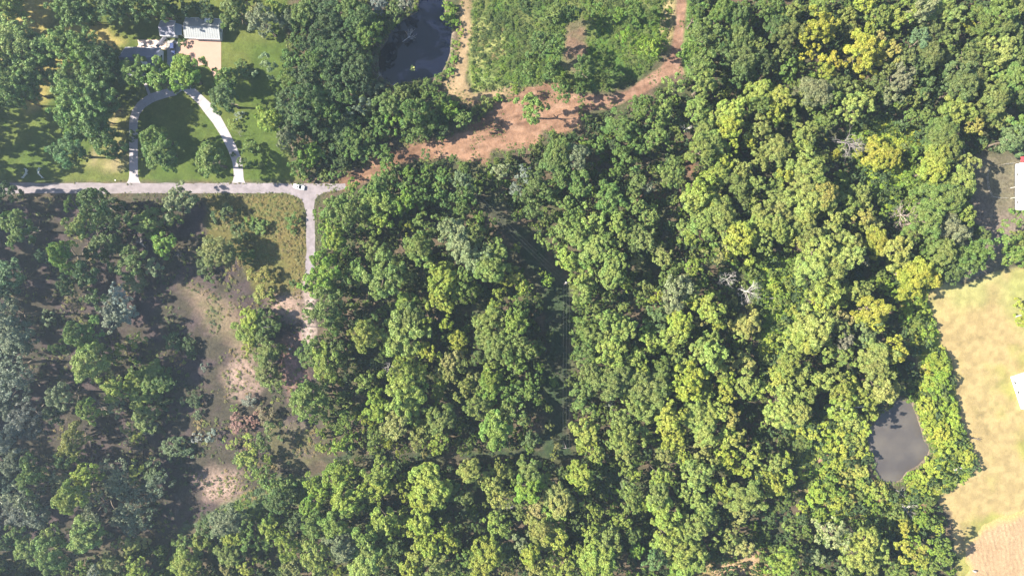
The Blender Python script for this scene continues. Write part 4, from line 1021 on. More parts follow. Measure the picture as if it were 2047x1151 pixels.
cover('bare_ground_tufts', 'dry tufts and low weeds on the bare patches', ['tan_patch', 'pink1', 'pink2', 'pink3', 'pink4'], 1.1, .15, .6, ['t', 'to', 'o', 'yo', 'd'], 90, .5)
cover('vine_strip_growth', 'green vines along the lower cutting', ['vine_strip'], 1.3, .5, 1.4, ['m', 'mc', 'gm'], 86, .8)
cover('cutting_weeds', 'low dark weeds in the power line cutting', ['corridor', 'shaded_bay'], 1.7, .3, .9, ['d', 'dk', 'd'], 87, .45)  # only the darkest leaf tints, so the weeds' colour carries the shade
# ------------------------------------------------------------------ buildings
MAT_SIDING = plain('white_siding', (0.6, 0.6, 0.61), 0.7, noise=0.04, scale=1.5)
MAT_TRIM = plain('white_trim', (0.6, 0.6, 0.6), 0.6)
MAT_SLATE = plain('slate_blue_shingles', (0.085, 0.095, 0.145), 0.85, noise=0.25, scale=2.2, bump=0.3)
MAT_LAVROOF = plain('grey_shingles', (0.15, 0.15, 0.19), 0.85, noise=0.2, scale=2.2, bump=0.3)
MAT_METAL = plain('pale_metal_roof', (0.15, 0.16, 0.172), 0.55, 0.1, 0.5, noise=0.05, scale=0.7)
MAT_WHITEROOF = plain('white_roof', (0.5, 0.5, 0.5), 0.55, noise=0.03, scale=1)
MAT_BLUEROOF = plain('pale_blue_metal', (0.30, 0.36, 0.45), 0.5, 0.1)
MAT_GLASS = plain('dark_glass', (0.015, 0.018, 0.024), 0.08, 0, 0.6)
MAT_DARK = plain('dark_trim', (0.03, 0.03, 0.035), 0.6)
MAT_WOOD = plain('weathered_wood', (0.24, 0.19, 0.15), 0.85, noise=0.3, scale=3)
MAT_RUBBER = plain('tyre_rubber', (0.02, 0.02, 0.02), 0.8)
MAT_RIM = plain('wheel_metal', (0.45, 0.45, 0.47), 0.35, 0.8)
MAT_RED = plain('faded_red', (0.36, 0.05, 0.06), 0.7, noise=0.2, scale=3)
MAT_RUST = plain('rusty_red', (0.28, 0.12, 0.09), 0.85, noise=0.3, scale=3)
MAT_STEEL = plain('galvanised_steel', (0.42, 0.43, 0.44), 0.5, 0.6)

def slope(bm, x0, x1, side, D, ov, eave, ridge, th=0.08):
    k = (ridge - eave) / (D / 2)
    pts = [(side * (D / 2 + ov), eave - ov * k), (side * 0.02, ridge - 0.02 * k)]
    lo = [[bm.verts.new((x, y, z)) for y, z in pts] for x in (x0, x1)]
    hi = [[bm.verts.new((x, y, z + th)) for y, z in pts] for x in (x0, x1)]
    for f in ((hi[0][0], hi[1][0], hi[1][1], hi[0][1]), (lo[0][0], lo[0][1], lo[1][1], lo[1][0]), (lo[0][0], lo[1][0], hi[1][0], hi[0][0]),
              (lo[0][1], hi[0][1], hi[1][1], lo[1][1]), (lo[0][0], hi[0][0], hi[0][1], lo[0][1]), (lo[1][0], lo[1][1], hi[1][1], hi[1][0])):
        bm.faces.new(f)
    bmesh.ops.recalc_face_normals(bm, faces=bm.faces)

def window(root, axis, u, z, w, h, off):
    """window on a wall: axis 'x+' east wall at x = off, 'y-' south wall at y = -off ..."""
    def at(bm, a0, a1, z0, z1, d0, d1):
        s = 1 if axis[1] == '+' else -1
        lo, hi = sorted((s * (off + d0), s * (off + d1)))
        if axis[0] == 'x': box(bm, lo, hi, a0, a1, z0, z1)
        else: box(bm, a0, a1, lo, hi, z0, z1)
    bm = bmesh.new()
    at(bm, u - w / 2 - .08, u + w / 2 + .08, z + h / 2, z + h / 2 + .1, .003, .06)
    at(bm, u - w / 2 - .08, u + w / 2 + .08, z - h / 2 - .1, z - h / 2, .003, .06)
    at(bm, u - w / 2 - .08, u - w / 2, z - h / 2, z + h / 2, .003, .055)
    at(bm, u + w / 2, u + w / 2 + .08, z - h / 2, z + h / 2, .003, .055)
    f = obj('window', bm, MAT_TRIM, root)
    bm = bmesh.new(); at(bm, u - w / 2, u + w / 2, z - h / 2, z + h / 2, .004, .025)
    obj('pane', bm, MAT_GLASS, f)

def door(root, axis, u, w, h, off, mat, name='door'):
    s = 1 if axis[1] == '+' else -1
    lo, hi = sorted((s * (off + .004), s * (off + .05)))
    bm = bmesh.new()
    if axis[0] == 'x': box(bm, lo, hi, u - w / 2, u + w / 2, 0.05, h)
    else: box(bm, u - w / 2, u + w / 2, lo, hi, 0.05, h)
    return obj(name, bm, mat, root)

def gable_building(name, label, cat, x0, x1, y0, y1, eave, ridge, rot, wallm, roofm, panel=None, ov=0.4):
    """pixel rectangle of the eaves -> building with its ridge along x"""
    (ax, ay), (bx, by) = W(x0, y0, eave), W(x1, y1, eave)
    cx, cy = (ax + bx) / 2, (ay + by) / 2
    L_, D = bx - ax - 2 * ov, ay - by - 2 * ov
    root = empty(name, (cx, cy, 0), math.radians(rot), label=label, cat=cat)
    bm = bmesh.new()
    h = L_ / 2; d = D / 2
    v = [bm.verts.new(p) for p in ((-h,-d,-.2),(h,-d,-.2),(h,d,-.2),(-h,d,-.2),(-h,-d,eave),(h,-d,eave),(h,d,eave),(-h,d,eave),(-h,0,ridge-.02),(h,0,ridge-.02))]
    for f in ((0,1,5,4),(2,3,7,6),(1,2,6,9,5),(3,0,4,8,7),(3,2,1,0)):
        bm.faces.new([v[i] for i in f])
    obj('wall', bm, wallm, root)
    xs0, xs1 = -h - ov, h + ov
    n = 1 if not panel else max(1, int(round((xs1 - xs0) / panel)))
    proto = {}
    w = (xs1 - xs0) / n
    for side in (-1, 1):
        for i in range(n):
            if side not in proto:
                bm = bmesh.new(); slope(bm, 0.004, w - 0.004, side, D, ov, eave, ridge)
                if panel: slope(bm, 0.0, 0.07, side, D, ov, eave + .081, ridge + .081, 0.05)
                o = obj('roof_panel' if panel else 'roof', bm, roofm, root); proto[side] = o
            else:
                o = proto[side].copy(); COL.objects.link(o); o.parent = root
            o.location = (xs0 + i * w, 0, 0)
    bm = bmesh.new(); tube(bm, [(xs0, 0, ridge + .06), (xs1, 0, ridge + .06)], [.1, .1], 6)
    obj('ridge_cap', bm, roofm, root)
    for sx in (-1, 1):          # barge boards
        bm = bmesh.new()
        for side in (-1, 1):
            xx = sx * (h + ov + .025)
            slope(bm, xx - .02, xx + .02, side, D, ov, eave - .1, ridge - .1, .2)
        obj('barge_board', bm, MAT_TRIM, root)
    for side in (-1, 1):
        k = (ridge - eave) / d
        yy = side * (d + ov + .06)
        obj('gutter', B(xs0, xs1, yy - .05, yy + .05, eave - ov * k - .06, eave - ov * k + .06), MAT_TRIM, root)
    return root, h, d

house, h, d = gable_building('house', 'white house with steep slate blue roof above the loop driveway', 'house', 249, 321, 95, 150, 3.0, 7.2, -1.0, MAT_SIDING, MAT_SLATE)
for u in (-4.5, -1.8, 3.6): window(house, 'y-', u, 1.6, 1.3, 1.4, d)
door(house, 'y-', 1.0, 1.1, 2.15, d, MAT_RED)
for u in (-2.5, 2.4): window(house, 'x+', u, 1.6, 1.2, 1.4, h)
window(house, 'x+', 0.0, 4.6, .8, 2.0, h)
for u in (-3, 0, 3): window(house, 'y+', u, 1.6, 1.3, 1.4, d)
for u in (-2.2, 2.2): window(house, 'x-', u, 1.6, 1.2, 1.4, h)
bm = bmesh.new(); box(bm, 1.9, 4.1, -2.2, -0.75, 0, .14, .03)
sk = obj('skylight', bm, MAT_WHITEROOF, house)
k_ = (7.2 - 3.0) / d
sk.location = (-.6, 0, 7.22); sk.rotation_euler = (0, 0, 0)
for v in sk.data.vertices:
    v.co.z += v.co.y * k_ + .06

barn, h, d = gable_building('barn', 'long barn garage with pale ribbed metal roof beside the parking court', 'barn', 369.5, 440, 36.5, 77, 3.3, 4.9, -2.2, MAT_SIDING, MAT_METAL, panel=0.95)
for u in (-5.2, -1.9, 1.4, 4.6):
    g_ = door(barn, 'y-', u, 2.6, 2.5, d, MAT_TRIM, 'garage_door')
    for q in range(1, 4):
        obj('door_rail', B(u - 1.25, u + 1.25, -d - .06, -d - .052, q * .62, q * .62 + .05), MAT_DARK, g_)
for u in (-3.55, -.25, 3.0, 6.3): window(barn, 'y-', u, 1.7, .45, 1.3, d)
window(barn, 'x+', 0, 1.7, 1.2, 1.2, h)
door(barn, 'x+', 2.2, 1.0, 2.1, h, MAT_DARK)
bm = bmesh.new(); box(bm, 1.2, 3.2, .7, 1.9, 0, .25, .05)
vnt = obj('roof_vent', bm, MAT_WHITEROOF, barn); vnt.location = (0, 1.5, 4.15)

shop, h, d = gable_building('outbuilding', 'squarish outbuilding with lavender grey roof between house and barn', 'outbuilding', 320, 350, 42, 72, 3.4, 4.8, -1.5, MAT_SIDING, MAT_LAVROOF)
window(shop, 'y-', 0, 1.6, 1.4, 1.2, d); door(shop, 'y-', 1.8, 1.0, 2.1, d, MAT_TRIM); window(shop, 'x-', 0, 1.6, 1.2, 1.2, h)
bm = bmesh.new()
v = [bm.verts.new(p) for p in ((h+.02,-d+.1,3.15),(h+2.5,-d+.4,2.3),(h+2.5,d-.6,2.3),(h+.02,d-.1,3.15))]
bm.faces.new(v); bmesh.ops.solidify(bm, geom=bm.faces[:], thickness=.08)
obj('porch_roof', bm, MAT_BLUEROOF, shop)
for yy in (-d + .6, d - .8):
    bm = bmesh.new(); tube(bm, [(h + 2.3, yy, 0), (h + 2.3, yy, 2.3)], [.07, .07], 6); obj('post', bm, MAT_TRIM, shop)

# covered walk between house and outbuilding
a = np.array(W(313.5, 94.5, 2.6)); b = np.array(W(330, 74, 2.6)); L_ = np.linalg.norm(b - a)
cw = empty('covered_walkway', (*((a + b) / 2), 0), math.atan2(*(b - a)[::-1]), label='narrow roofed walkway slanting from the house to the outbuilding', cat='walkway')
bm = bmesh.new()
for s in (-1, 1):
    v = [bm.verts.new(p) for p in ((-L_/2, 0, 2.95), (L_/2, 0, 2.95), (L_/2, s * .75, 2.65), (-L_/2, s * .75, 2.65))]
    bm.faces.new(v if s < 0 else v[::-1])
bmesh.ops.solidify(bm, geom=bm.faces[:], thickness=.06)
obj('roof', bm, MAT_LAVROOF, cw)
for xx in (-L_/2 + .4, 0, L_/2 - .4):
    for s in (-.6, .6):
        bm = bmesh.new(); tube(bm, [(xx, s, 0), (xx, s, 2.66)], [.05, .05], 6); obj('post', bm, MAT_TRIM, cw)

# small red brown shed in the tree shade
x, y = W(336, 33, 2)
shed = empty('shed', (x, y, 0), .05, label='small rusty red shed in deep shade behind the outbuilding', cat='shed')
obj('wall', B(-1.2, 1.2, -1.3, 1.3, -.1, 1.9), MAT_WOOD, shed)
bm = bmesh.new()
for s in (-1, 1): slope(bm, -1.35, 1.35, s, 2.6, .2, 1.9, 2.5)
obj('roof', bm, MAT_RUST, shed)
door(shed, 'y-', 0, .9, 1.7, 1.3, MAT_DARK)

# white trailer home at the edge of the picture
(ax, ay), (bx, by) = W(2038.5, 326, 3), W(2038.5, 420, 3)
trailer = empty('mobile_home', (ax + 2.5, (ay + by) / 2, 0), 0, label='long white mobile home cut off by the frame beside the fenced yard', cat='mobile home')
hl = (ay - by) / 2
obj('wall', B(-2.4, 2.4, -hl + .1, hl - .1, .5, 2.9), MAT_SIDING, trailer)
obj('skirting', B(-2.33, 2.33, -hl + .17, hl - .17, -.1, .5), MAT_DARK, trailer)
bm = bmesh.new()
v = [bm.verts.new(p) for p in ((-2.55,-hl,2.9),(2.55,-hl,2.9),(2.55,hl,2.9),(-2.55,hl,2.9),(0,-hl,3.3),(0,hl,3.3))]
for f in ((0,4,5,3),(4,1,2,5),(0,1,4),(2,3,5),(3,2,1,0)): bm.faces.new([v[i] for i in f])
obj('roof', bm, MAT_WHITEROOF, trailer)
for yy in (hl - 2.6, hl - 4.2, hl - 8.0):
    bm = bmesh.new(); tube(bm, [(-1.7, yy, 2.95), (-1.7, yy, 3.45)], [.16, .2], 8); obj('roof_vent', bm, MAT_DARK, trailer)
for yy in (-6, -2, 5): window(trailer, 'x-', yy, 1.9, 1.2, .9, 2.4)
(px_, py_), (qx_, qy_) = W(2028.5, 373, 2.6), W(2045, 396, 2.6)
porch = empty('porch_cover', ((px_ + qx_) / 2, (py_ + qy_) / 2, 0), 0, label='pale blue metal porch cover on posts against the white mobile home', cat='porch')
w_, d_ = (qx_ - px_) / 2, (py_ - qy_) / 2
obj('roof', B(-w_, w_, -d_, d_, 3.32, 3.40), MAT_BLUEROOF, porch)
for s in (-1, 1):
    bm = bmesh.new(); tube(bm, [(-w_ + .2, s * (d_ - .2), 0), (-w_ + .2, s * (d_ - .2), 3.32)], [.06, .06], 6); obj('post', bm, MAT_TRIM, porch)
x, y = W(2043, 319, 1.5)
canopy = empty('canopy', (x, y, 0), 0, label='small faded red canopy at the upper end of the mobile home', cat='canopy')
bm = bmesh.new()
for s in (-1, 1): slope(bm, -1.1, 1.6, s, 1.8, .1, 2.1, 2.5, .05)
obj('cloth', bm, MAT_RED, canopy)
for sx in (-1, 1.5):
    for sy in (-.8, .8):
        bm = bmesh.new(); tube(bm, [(sx, sy, 0), (sx, sy, 2.1)], [.04, .04], 6); obj('post', bm, MAT_STEEL, canopy)

# white building corner at the lower right
c0 = np.array(W(2030, 754, 3.2)); c1 = np.array(W(2047.5, 807, 3.2)); dv = (c1 - c0); Lw = np.linalg.norm(dv); dv /= Lw
ang = math.atan2(dv[1], dv[0])
wb = empty('farm_building', (*c0, 0), ang, label='white roofed farm building corner jutting into the tan field', cat='farm building')
obj('wall', B(.25, 13.7, .25, 9.7, -.1, 3.0), MAT_SIDING, wb)
bm = bmesh.new()
v = [bm.verts.new(p) for p in ((0,0,3.0),(14,0,3.0),(14,10,3.0),(0,10,3.0),(0,5,4.4),(14,5,4.4))]
for f in ((0,1,5,4),(3,4,5,2),(0,4,3),(1,2,5),(3,2,1,0)): bm.faces.new([v[i] for i in f])
bmesh.ops.recalc_face_normals(bm, faces=bm.faces)
obj('roof', bm, MAT_WHITEROOF, wb)
for u in (2.5, 6.5): window(wb, 'y-', u, 1.7, 1.2, 1.1, -.25)

# ------------------------------------------------------------------ cars
def car(name, label, px, py, ang, paint, sunroof=True, L_=4.55, w=0.92, suv=True):
    x, y = W(px, py, .8)
    root = empty(name, (x, y, 0.02), math.radians(ang), label=label, cat='car')
    hl = L_ / 2
    top = 0.98 if suv else .9
    st = [(-hl, .72, .45, .78), (-hl + .12, .84, .32, top - .03), (-hl + .9, w, .27, top), (0, w, .25, top), (hl - 1.25, w, .25, top - .02), (hl - .45, w * .95, .27, top - .14), (hl - .1, w * .82, .33, top - .25), (hl, w * .66, .42, .6)]
    bm = bmesh.new(); rings = []
    for sx, hw, z0, z1 in st:
        prof = [(-hw * .9, z0), (-hw, z0 + .14), (-hw, (z0 + z1) / 2 + .08), (-hw * .96, z1 - .06), (-hw * .82, z1), (hw * .82, z1), (hw * .96, z1 - .06), (hw, (z0 + z1) / 2 + .08), (hw, z0 + .14), (hw * .9, z0)]
        rings.append([bm.verts.new((sx, yy, zz)) for yy, zz in prof])
    for a, b in zip(rings, rings[1:]):
        for k in range(10): bm.faces.new((a[k], a[(k + 1) % 10], b[(k + 1) % 10], b[k]))
    bm.faces.new(rings[0]); bm.faces.new(rings[-1][::-1])
    bmesh.ops.recalc_face_normals(bm, faces=bm.faces)
    obj('body', bm, paint, root, True)
    rb, rf, zt = -hl + (.35 if suv else .9), hl - 2.15, 1.62 if suv else 1.42    # roof back, roof front
    bb, bf = -hl + .1, hl - 1.3
    wr, wb_ = w * .76, w * .9
    def quad(nm, pts, mat):
        b_ = bmesh.new(); b_.faces.new([b_.verts.new(p) for p in pts])
        bmesh.ops.solidify(b_, geom=b_.faces[:], thickness=.02)
        bmesh.ops.recalc_face_normals(b_, faces=b_.faces)
        return obj(nm, b_, mat, root)
    quad('windscreen', [(bf, -wb_ * .94, top), (bf, wb_ * .94, top), (rf, wr * .96, zt), (rf, -wr * .96, zt)], MAT_GLASS)
    quad('rear_window', [(bb, wb_ * .94, top), (bb, -wb_ * .94, top), (rb, -wr * .96, zt), (rb, wr * .96, zt)], MAT_GLASS)
    for s in (-1, 1):
        quad('side_window', [(bb, s * wb_, top), (bf, s * wb_, top), (rf, s * wr, zt), (rb, s * wr, zt)], MAT_GLASS)
        bm = bmesh.new()
        for xa in ((bb, rb), (bf, rf), ((bb + bf) / 2 - .1, (rb + rf) / 2 - .1)):
            tube(bm, [(xa[0], s * (wb_ + .005), top), (xa[1], s * (wr + .005), zt)], [.05, .05], 5)
        obj('pillar', bm, paint, root)
        bm = bmesh.new(); box(bm, bf - .35, bf - .15, s * (w + .12) - .1, s * (w + .12) + .1, top, top + .15, .03); obj('mirror', bm, paint, root)
    bm = bmesh.new(); box(bm, rb - .05, rf + .05, -wr, wr, zt - .02, zt + .06, .03); rp = obj('roof', bm, paint, root)
    if sunroof:
        bm = bmesh.new(); box(bm, rf - .75, rf - .15, -.42, .42, zt + .06, zt + .075); obj('sunroof', bm, MAT_GLASS, rp)
    for sx in (-hl + .85, hl - .9):
        for s in (-1, 1):
            bm = bmesh.new(); tube(bm, [(sx, s * (w - .2), .33), (sx, s * (w + .01), .33)], [.33, .33], 16); wh = obj('wheel', bm, MAT_RUBBER, root)
            bm = bmesh.new(); tube(bm, [(sx, s * (w + .005), .33), (sx, s * (w + .02), .33)], [.2, .18], 12); obj('rim', bm, MAT_RIM, wh)
    for s in (-1, 1):
        bm = bmesh.new(); box(bm, hl - .28, hl - .06, s * w * .66 - .16, s * w * .66 + .16, .62, .74, .02); obj('headlight', bm, MAT_STEEL, root)
        bm = bmesh.new(); box(bm, -hl - .01, -hl + .12, s * .68 - .1, s * .68 + .1, .62, .84, .02); obj('tail_light', bm, MAT_RED, root)
    return root

MAT_WHITEPAINT = plain('white_car_paint', (0.78, 0.78, 0.78), 0.25, 0, 0.5)
MAT_BLUEPAINT = plain('navy_car_paint', (0.03, 0.045, 0.12), 0.25, 0.2, 0.5)
car('parked_car', 'white car with sunroof standing on the pale road near the fork', 597.7, 373.8, -13.5, MAT_WHITEPAINT)
car('parked_car', 'dark navy car parked in the bay between house and parking court', 345.3, 97.5, -88, MAT_BLUEPAINT, False)

# ------------------------------------------------------------------ small yard things
def gate_wing(label, pts):
    p = PX(pts); cen = p.mean(0)
    root = empty('entrance_fence', (*cen, 0), label=label, cat='fence')
    q = p - cen
    for i in range(len(q)):
        bm = bmesh.new(); box(bm, q[i][0] - .09, q[i][0] + .09, q[i][1] - .09, q[i][1] + .09, -.1, 1.45); obj('post', bm, MAT_TRIM, root)
        if i + 1 < len(q):
            d_ = q[i + 1] - q[i]; n_ = np.array([-d_[1], d_[0]]) / np.linalg.norm(d_) * .04
            for zz in (.35, .75, 1.15):
                bm = bmesh.new()
                prism(bm, [tuple(q[i] + n_), tuple(q[i] - n_), tuple(q[i + 1] - n_), tuple(q[i + 1] + n_)], zz, zz + .16)
                bmesh.ops.recalc_face_normals(bm, faces=bm.faces)
                obj('rail', bm, MAT_TRIM, root)
gate_wing('white rail entrance fence wing on the side nearer the picture edge', [(48,356),(55,348),(56,341),(53,338)])
gate_wing('white rail entrance fence wing on the side nearer the house', [(88,356),(80,348),(79,342),(82,337)])

x, y = W(234, 361.5, 0)
mb = empty('mailbox', (x, y, 0), 0, label='small pale mailbox on a post by the driveway mouth', cat='mailbox')
obj('post', B(-.05, .05, -.05, .05, -.1, 1.05), MAT_WOOD, mb)
bm = bmesh.new(); box(bm, -.15, .15, -.3, .3, 1.05, 1.35, .05); obj('box', bm, MAT_TRIM, mb)

x, y = W(283, 89, .7)
tb = empty('patio_table', (x, y, .03), .3, label='round white patio table at the edge of the pink patio', cat='table')
bm = bmesh.new(); tube(bm, [(0, 0, .7), (0, 0, .74)], [.75, .75], 20); obj('tabletop', bm, MAT_TRIM, tb)
bm = bmesh.new(); tube(bm, [(0, 0, 0), (0, 0, .7)], [.06, .06], 8); obj('leg', bm, MAT_STEEL, tb)
x, y = W(285, 92.5, .6)
gr = empty('barbecue_grill', (x, y, .03), .4, label='dark barbecue grill beside the white patio table', cat='grill')
bm = bmesh.new(); box(bm, -.6, .6, -.32, .32, .7, 1.1, .12); obj('lid', bm, MAT_DARK, gr)
for sx in (-.5, .5):
    for sy in (-.25, .25):
        bm = bmesh.new(); tube(bm, [(sx, sy, 0), (sx, sy, .7)], [.03, .03], 6); obj('leg', bm, MAT_DARK, gr)

x, y = W(1864, 375, .8)
bx_ = empty('storage_box', (x, y, 0), .15, label='white metal storage box half hidden in bright vines', cat='storage box')
bm = bmesh.new(); box(bm, -1.25, 1.25, -.75, .75, 0, 1.5, .04); obj('body', bm, MAT_WHITEROOF, bx_)
bm = bmesh.new(); box(bm, -1.32, 1.32, -.82, .82, 1.5, 1.62, .03); obj('lid', bm, MAT_WHITEROOF, bx_)

def post_thing(label, px, py, h, w, mat, name='marker_post'):
    x, y = W(px, py, h / 2)
    root = empty(name, (x, y, 0), .1, label=label, cat='post')
    bm = bmesh.new(); box(bm, -w / 2, w / 2, -w / 2, w / 2, -.2, h, .02); obj('shaft', bm, mat, root)
    bm = bmesh.new(); box(bm, -w / 2 - .03, w / 2 + .03, -w / 2 - .03, w / 2 + .03, h, h + .08, .01); obj('cap', bm, mat, root)
post_thing('white marker post with a thin shadow on the bare pink ground', 580, 697, 1.7, .5, MAT_WHITEROOF)
post_thing('pale wooden post at the edge of the tilled soil', 1948, 1141, 1.2, .6, MAT_CONC)

# wire fence round the back yard
fence = empty('wire_fence', (*W(1990, 370), 0), label='weedy wire fence round the brown back yard of the mobile home', cat='fence')
fc = np.array(W(1990, 370))
line = PX([(2026,327),(2009,328),(1973,337),(1971,355),(1974,378),(1982,394),(2000,397),(2012,396)]) - fc
seg = np.linalg.norm(np.diff(line, axis=0), axis=1); s_ = np.concatenate([[0], np.cumsum(seg)])
ts_ = np.linspace(0, s_[-1], 15)
P_ = [(np.interp(t, s_, line[:, 0]), np.interp(t, s_, line[:, 1])) for t in ts_]
for p in P_:
    bm = bmesh.new(); tube(bm, [(*p, -.1), (*p, 1.4)], [.06, .05], 6); obj('post', bm, MAT_WOOD, fence)
for zz in (.4, .85, 1.3):
    bm = bmesh.new(); tube(bm, [(*p, zz) for p in P_], [.018] * len(P_), 4); obj('wire', bm, MAT_STEEL, fence)

# ------------------------------------------------------------------ power line
MAT_POLE = plain('grey_pole_wood', (0.17, 0.15, 0.135), 0.85, noise=0.25, scale=2)
MAT_WIRE = plain('dull_wire', (0.07, 0.075, 0.075), 0.8, 0.0)
poles = {}
def utility_pole(key, label, px, py, ang, H=12.5, can=True):
    x, y = W(px, py, H)
    root = empty('utility_pole', (x, y, 0), math.radians(ang), label=label, cat='utility pole')
    bm = bmesh.new(); tube(bm, [(0, 0, -.3), (0, 0, H)], [.19, .13], 10); obj('shaft', bm, MAT_POLE, root)
    obj('crossarm', B(-.07, .07, -1.3, 1.3, H - .75, H - .58), MAT_POLE, root)
    for yy in (-1.2, 0, 1.2):
        bm = bmesh.new(); tube(bm, [(0.0, yy, H - (.58 if yy else 0)), (0, yy, H - (.58 if yy else 0) + .1), (0, yy, H - (.58 if yy else 0) + .22)], [.05, .08, .03], 8); obj('insulator', bm, MAT_DARK, root)
    if can:
        bm = bmesh.new(); tube(bm, [(.42, 0, H - 2.3), (.42, 0, H - 2.2), (.42, 0, H - 1.4), (.42, 0, H - 1.3)], [.2, .27, .27, .2], 12); obj('transformer', bm, MAT_STEEL, root)
        obj('bracket', B(.13, .2, -.1, .1, H - 2.0, H - 1.6), MAT_STEEL, root)
    c_, s_ = math.cos(math.radians(ang)), math.sin(math.radians(ang))
    poles[key] = [Vector((x - s_ * yy, y + c_ * yy, H - (.36 if yy else -.22))) for yy in (-1.2, 0, 1.2)]
utility_pole('a', 'grey utility pole with transformer in the dark power cutting', 1133, 566, 115)
utility_pole('b', 'utility pole among trees at the upper end of the power cutting', 950, 392, 130, can=False)
utility_pole('c', 'utility pole at the lower end of the straight dark cutting', 1132, 896, 90, can=False)
def wires(label, a, b):
    mid = (poles[a][1] + poles[b][1]) / 2
    root = empty('power_line', (mid.x, mid.y, 0), label=label, cat='power line')
    for p, q in zip(poles[a], poles[b]):
        pts = []
        for k in range(17):
            t = k / 16
            pts.append(p.lerp(q, t) - Vector((0, 0, 1.1 * 4 * t * (1 - t))) - Vector((mid.x, mid.y, 0)))
        bm = bmesh.new(); tube(bm, pts, [.014] * 17, 4); obj('wire', bm, MAT_WIRE, root)
wires('thin pale power line running diagonally over the dark cutting', 'b', 'a')
wires('thin power line running straight down the dark cutting', 'a', 'c')
utility_pole('d', 'lone utility pole casting a long thin shadow across the lane', 532, 654, 90, H=13.5, can=False)

# ------------------------------------------------------------------ dead trees, logs
def branchy(bm, r, p, d, length, rad, depth, spread):
    q = p + d * length * .55 + Vector((r.gauss(0, .05), r.gauss(0, .05), r.gauss(0, .03))) * length
    e = q + (d + Vector((r.gauss(0, .25), r.gauss(0, .25), r.gauss(0, .12)))).normalized() * length * .5
    tube(bm, [p, q, e], [rad, rad * .8, rad * .55], 5, cap=False)
    if depth <= 0: return
    for _ in range(r.choice((2, 3, 3))):
        base = q if r.random() < .4 else e
        nd = (d + Vector((r.gauss(0, spread), r.gauss(0, spread), r.gauss(0, spread * .5)))).normalized()
        branchy(bm, r, base, nd, length * r.uniform(.55, .8), rad * .55, depth - 1, spread)

def dead_tree(label, px, py, rad_px, H, mat, seed, lean=None, depth=4, name='dead_tree', thick=.12):
    r = random.Random(seed)
    R_ = rad_px * M_PX
    zc = H * .75
    x, y = W(px, py, zc)
    tip = Vector((0, 0, zc)) if lean is None else Vector((lean[0] * R_, -lean[1] * R_, zc))
    root = empty(name, (x - tip.x * .5, y - tip.y * .5, 0), label=label, cat='dead tree')
    bm = bmesh.new(); tube(bm, [(0, 0, -.1), tuple(tip * .5), tuple(tip)], [thick * 1.4, thick * 1.1, thick * .8], 8); obj('trunk', bm, mat, root)
    n = max(5, min(11, int(R_ * 2.2)))
    for k in range(n):
        th = k * 2.4 + r.uniform(-.3, .3)
        d_ = Vector((math.cos(th), math.sin(th), r.uniform(.15, .7)))
        if lean is not None: d_ += Vector((lean[0], -lean[1], 0)) * 1.1
        bm = bmesh.new()
        branchy(bm, r, tip * r.uniform(.7, 1.0), d_.normalized(), R_ * .52, thick * .6, depth, .5)
        obj('branch', bm, mat, root)
    return root
dead_tree('large grey dead tree with twisting bare branches above the vine hollow', 1689, 280, 30, 11, MAT_DEADDARK, 1, (.4, .4), 3, thick=.22)
dead_tree('bleached leaning dead tree, upper tangle of the white pair', 1452, 556, 17, 9, MAT_DEAD, 2, (.3, .3))
dead_tree('bleached dead tree toppling over, longer one of the white pair', 1488, 580, 22, 6, MAT_DEAD, 3, (.5, .25))
dead_tree('pinkish grey bare tree fanning over dark shade', 1803, 430, 24, 8, plain('pinkish_dead_wood', (.33,.27,.25), .9, noise=.2), 4, None, 3)
dead_tree('white drowned branches sticking out of the dark blue pond', 811, 77, 17, 2.5, MAT_DEAD, 5, (.9, -.4), 2, thick=.1)
dead_tree('small white driftwood branch at the pond edge', 756, 153, 9, 1.5, MAT_DEAD, 6, (.6, -.5), 2, thick=.08)
dead_tree('white bare treetop beside the pond at the top edge', 752, 12, 15, 9, MAT_DEAD, 7, None, 3)
dead_tree('pale bare branches over the pond water at the top edge', 808, 8, 16, 8, MAT_DEAD, 8, (.6, .5), 3)
dead_tree('small star shaped white snag in a dark gap', 776, 733, 12, 8, MAT_DEAD, 9, None, 2)
dead_tree('little pinkish dead bush in the dark gap by pale trees', 1373, 257, 11, 6, MAT_DEAD, 10, None, 2)
dead_tree('bare white forked snag between two lot trees', 279, 489, 11, 6, MAT_DEAD, 11, (.2, -.8), 2)
dead_tree('little white dead top beside a golden tree in the lower wood', 1020, 1012, 9, 9, MAT_DEAD, 12, None, 2)
dead_tree('grey brushwood pile at the foot of the muddy pond', 1806, 1012, 20, 2.2, MAT_DEAD, 13, (.5, .5), 3)
dead_tree('tangled grey roots on the muddy pond shore', 1797, 982, 12, 1.6, MAT_DEADDARK, 14, (.6, .3), 2)
dead_tree('thin bare sapling on the sunny lawn strip', 476, 268, 10, 4, MAT_DEADDARK, 15, (.3, -.2), 2, thick=.07)
dead_tree('slender dead treetop behind the silver lot tree', 355, 510, 10, 6, MAT_DEADDARK, 16, None, 2)
dead_tree('bare curved branch beside the shady yard corner', 1922, 290, 14, 9, MAT_DEAD, 17, (-.1, .9), 1)

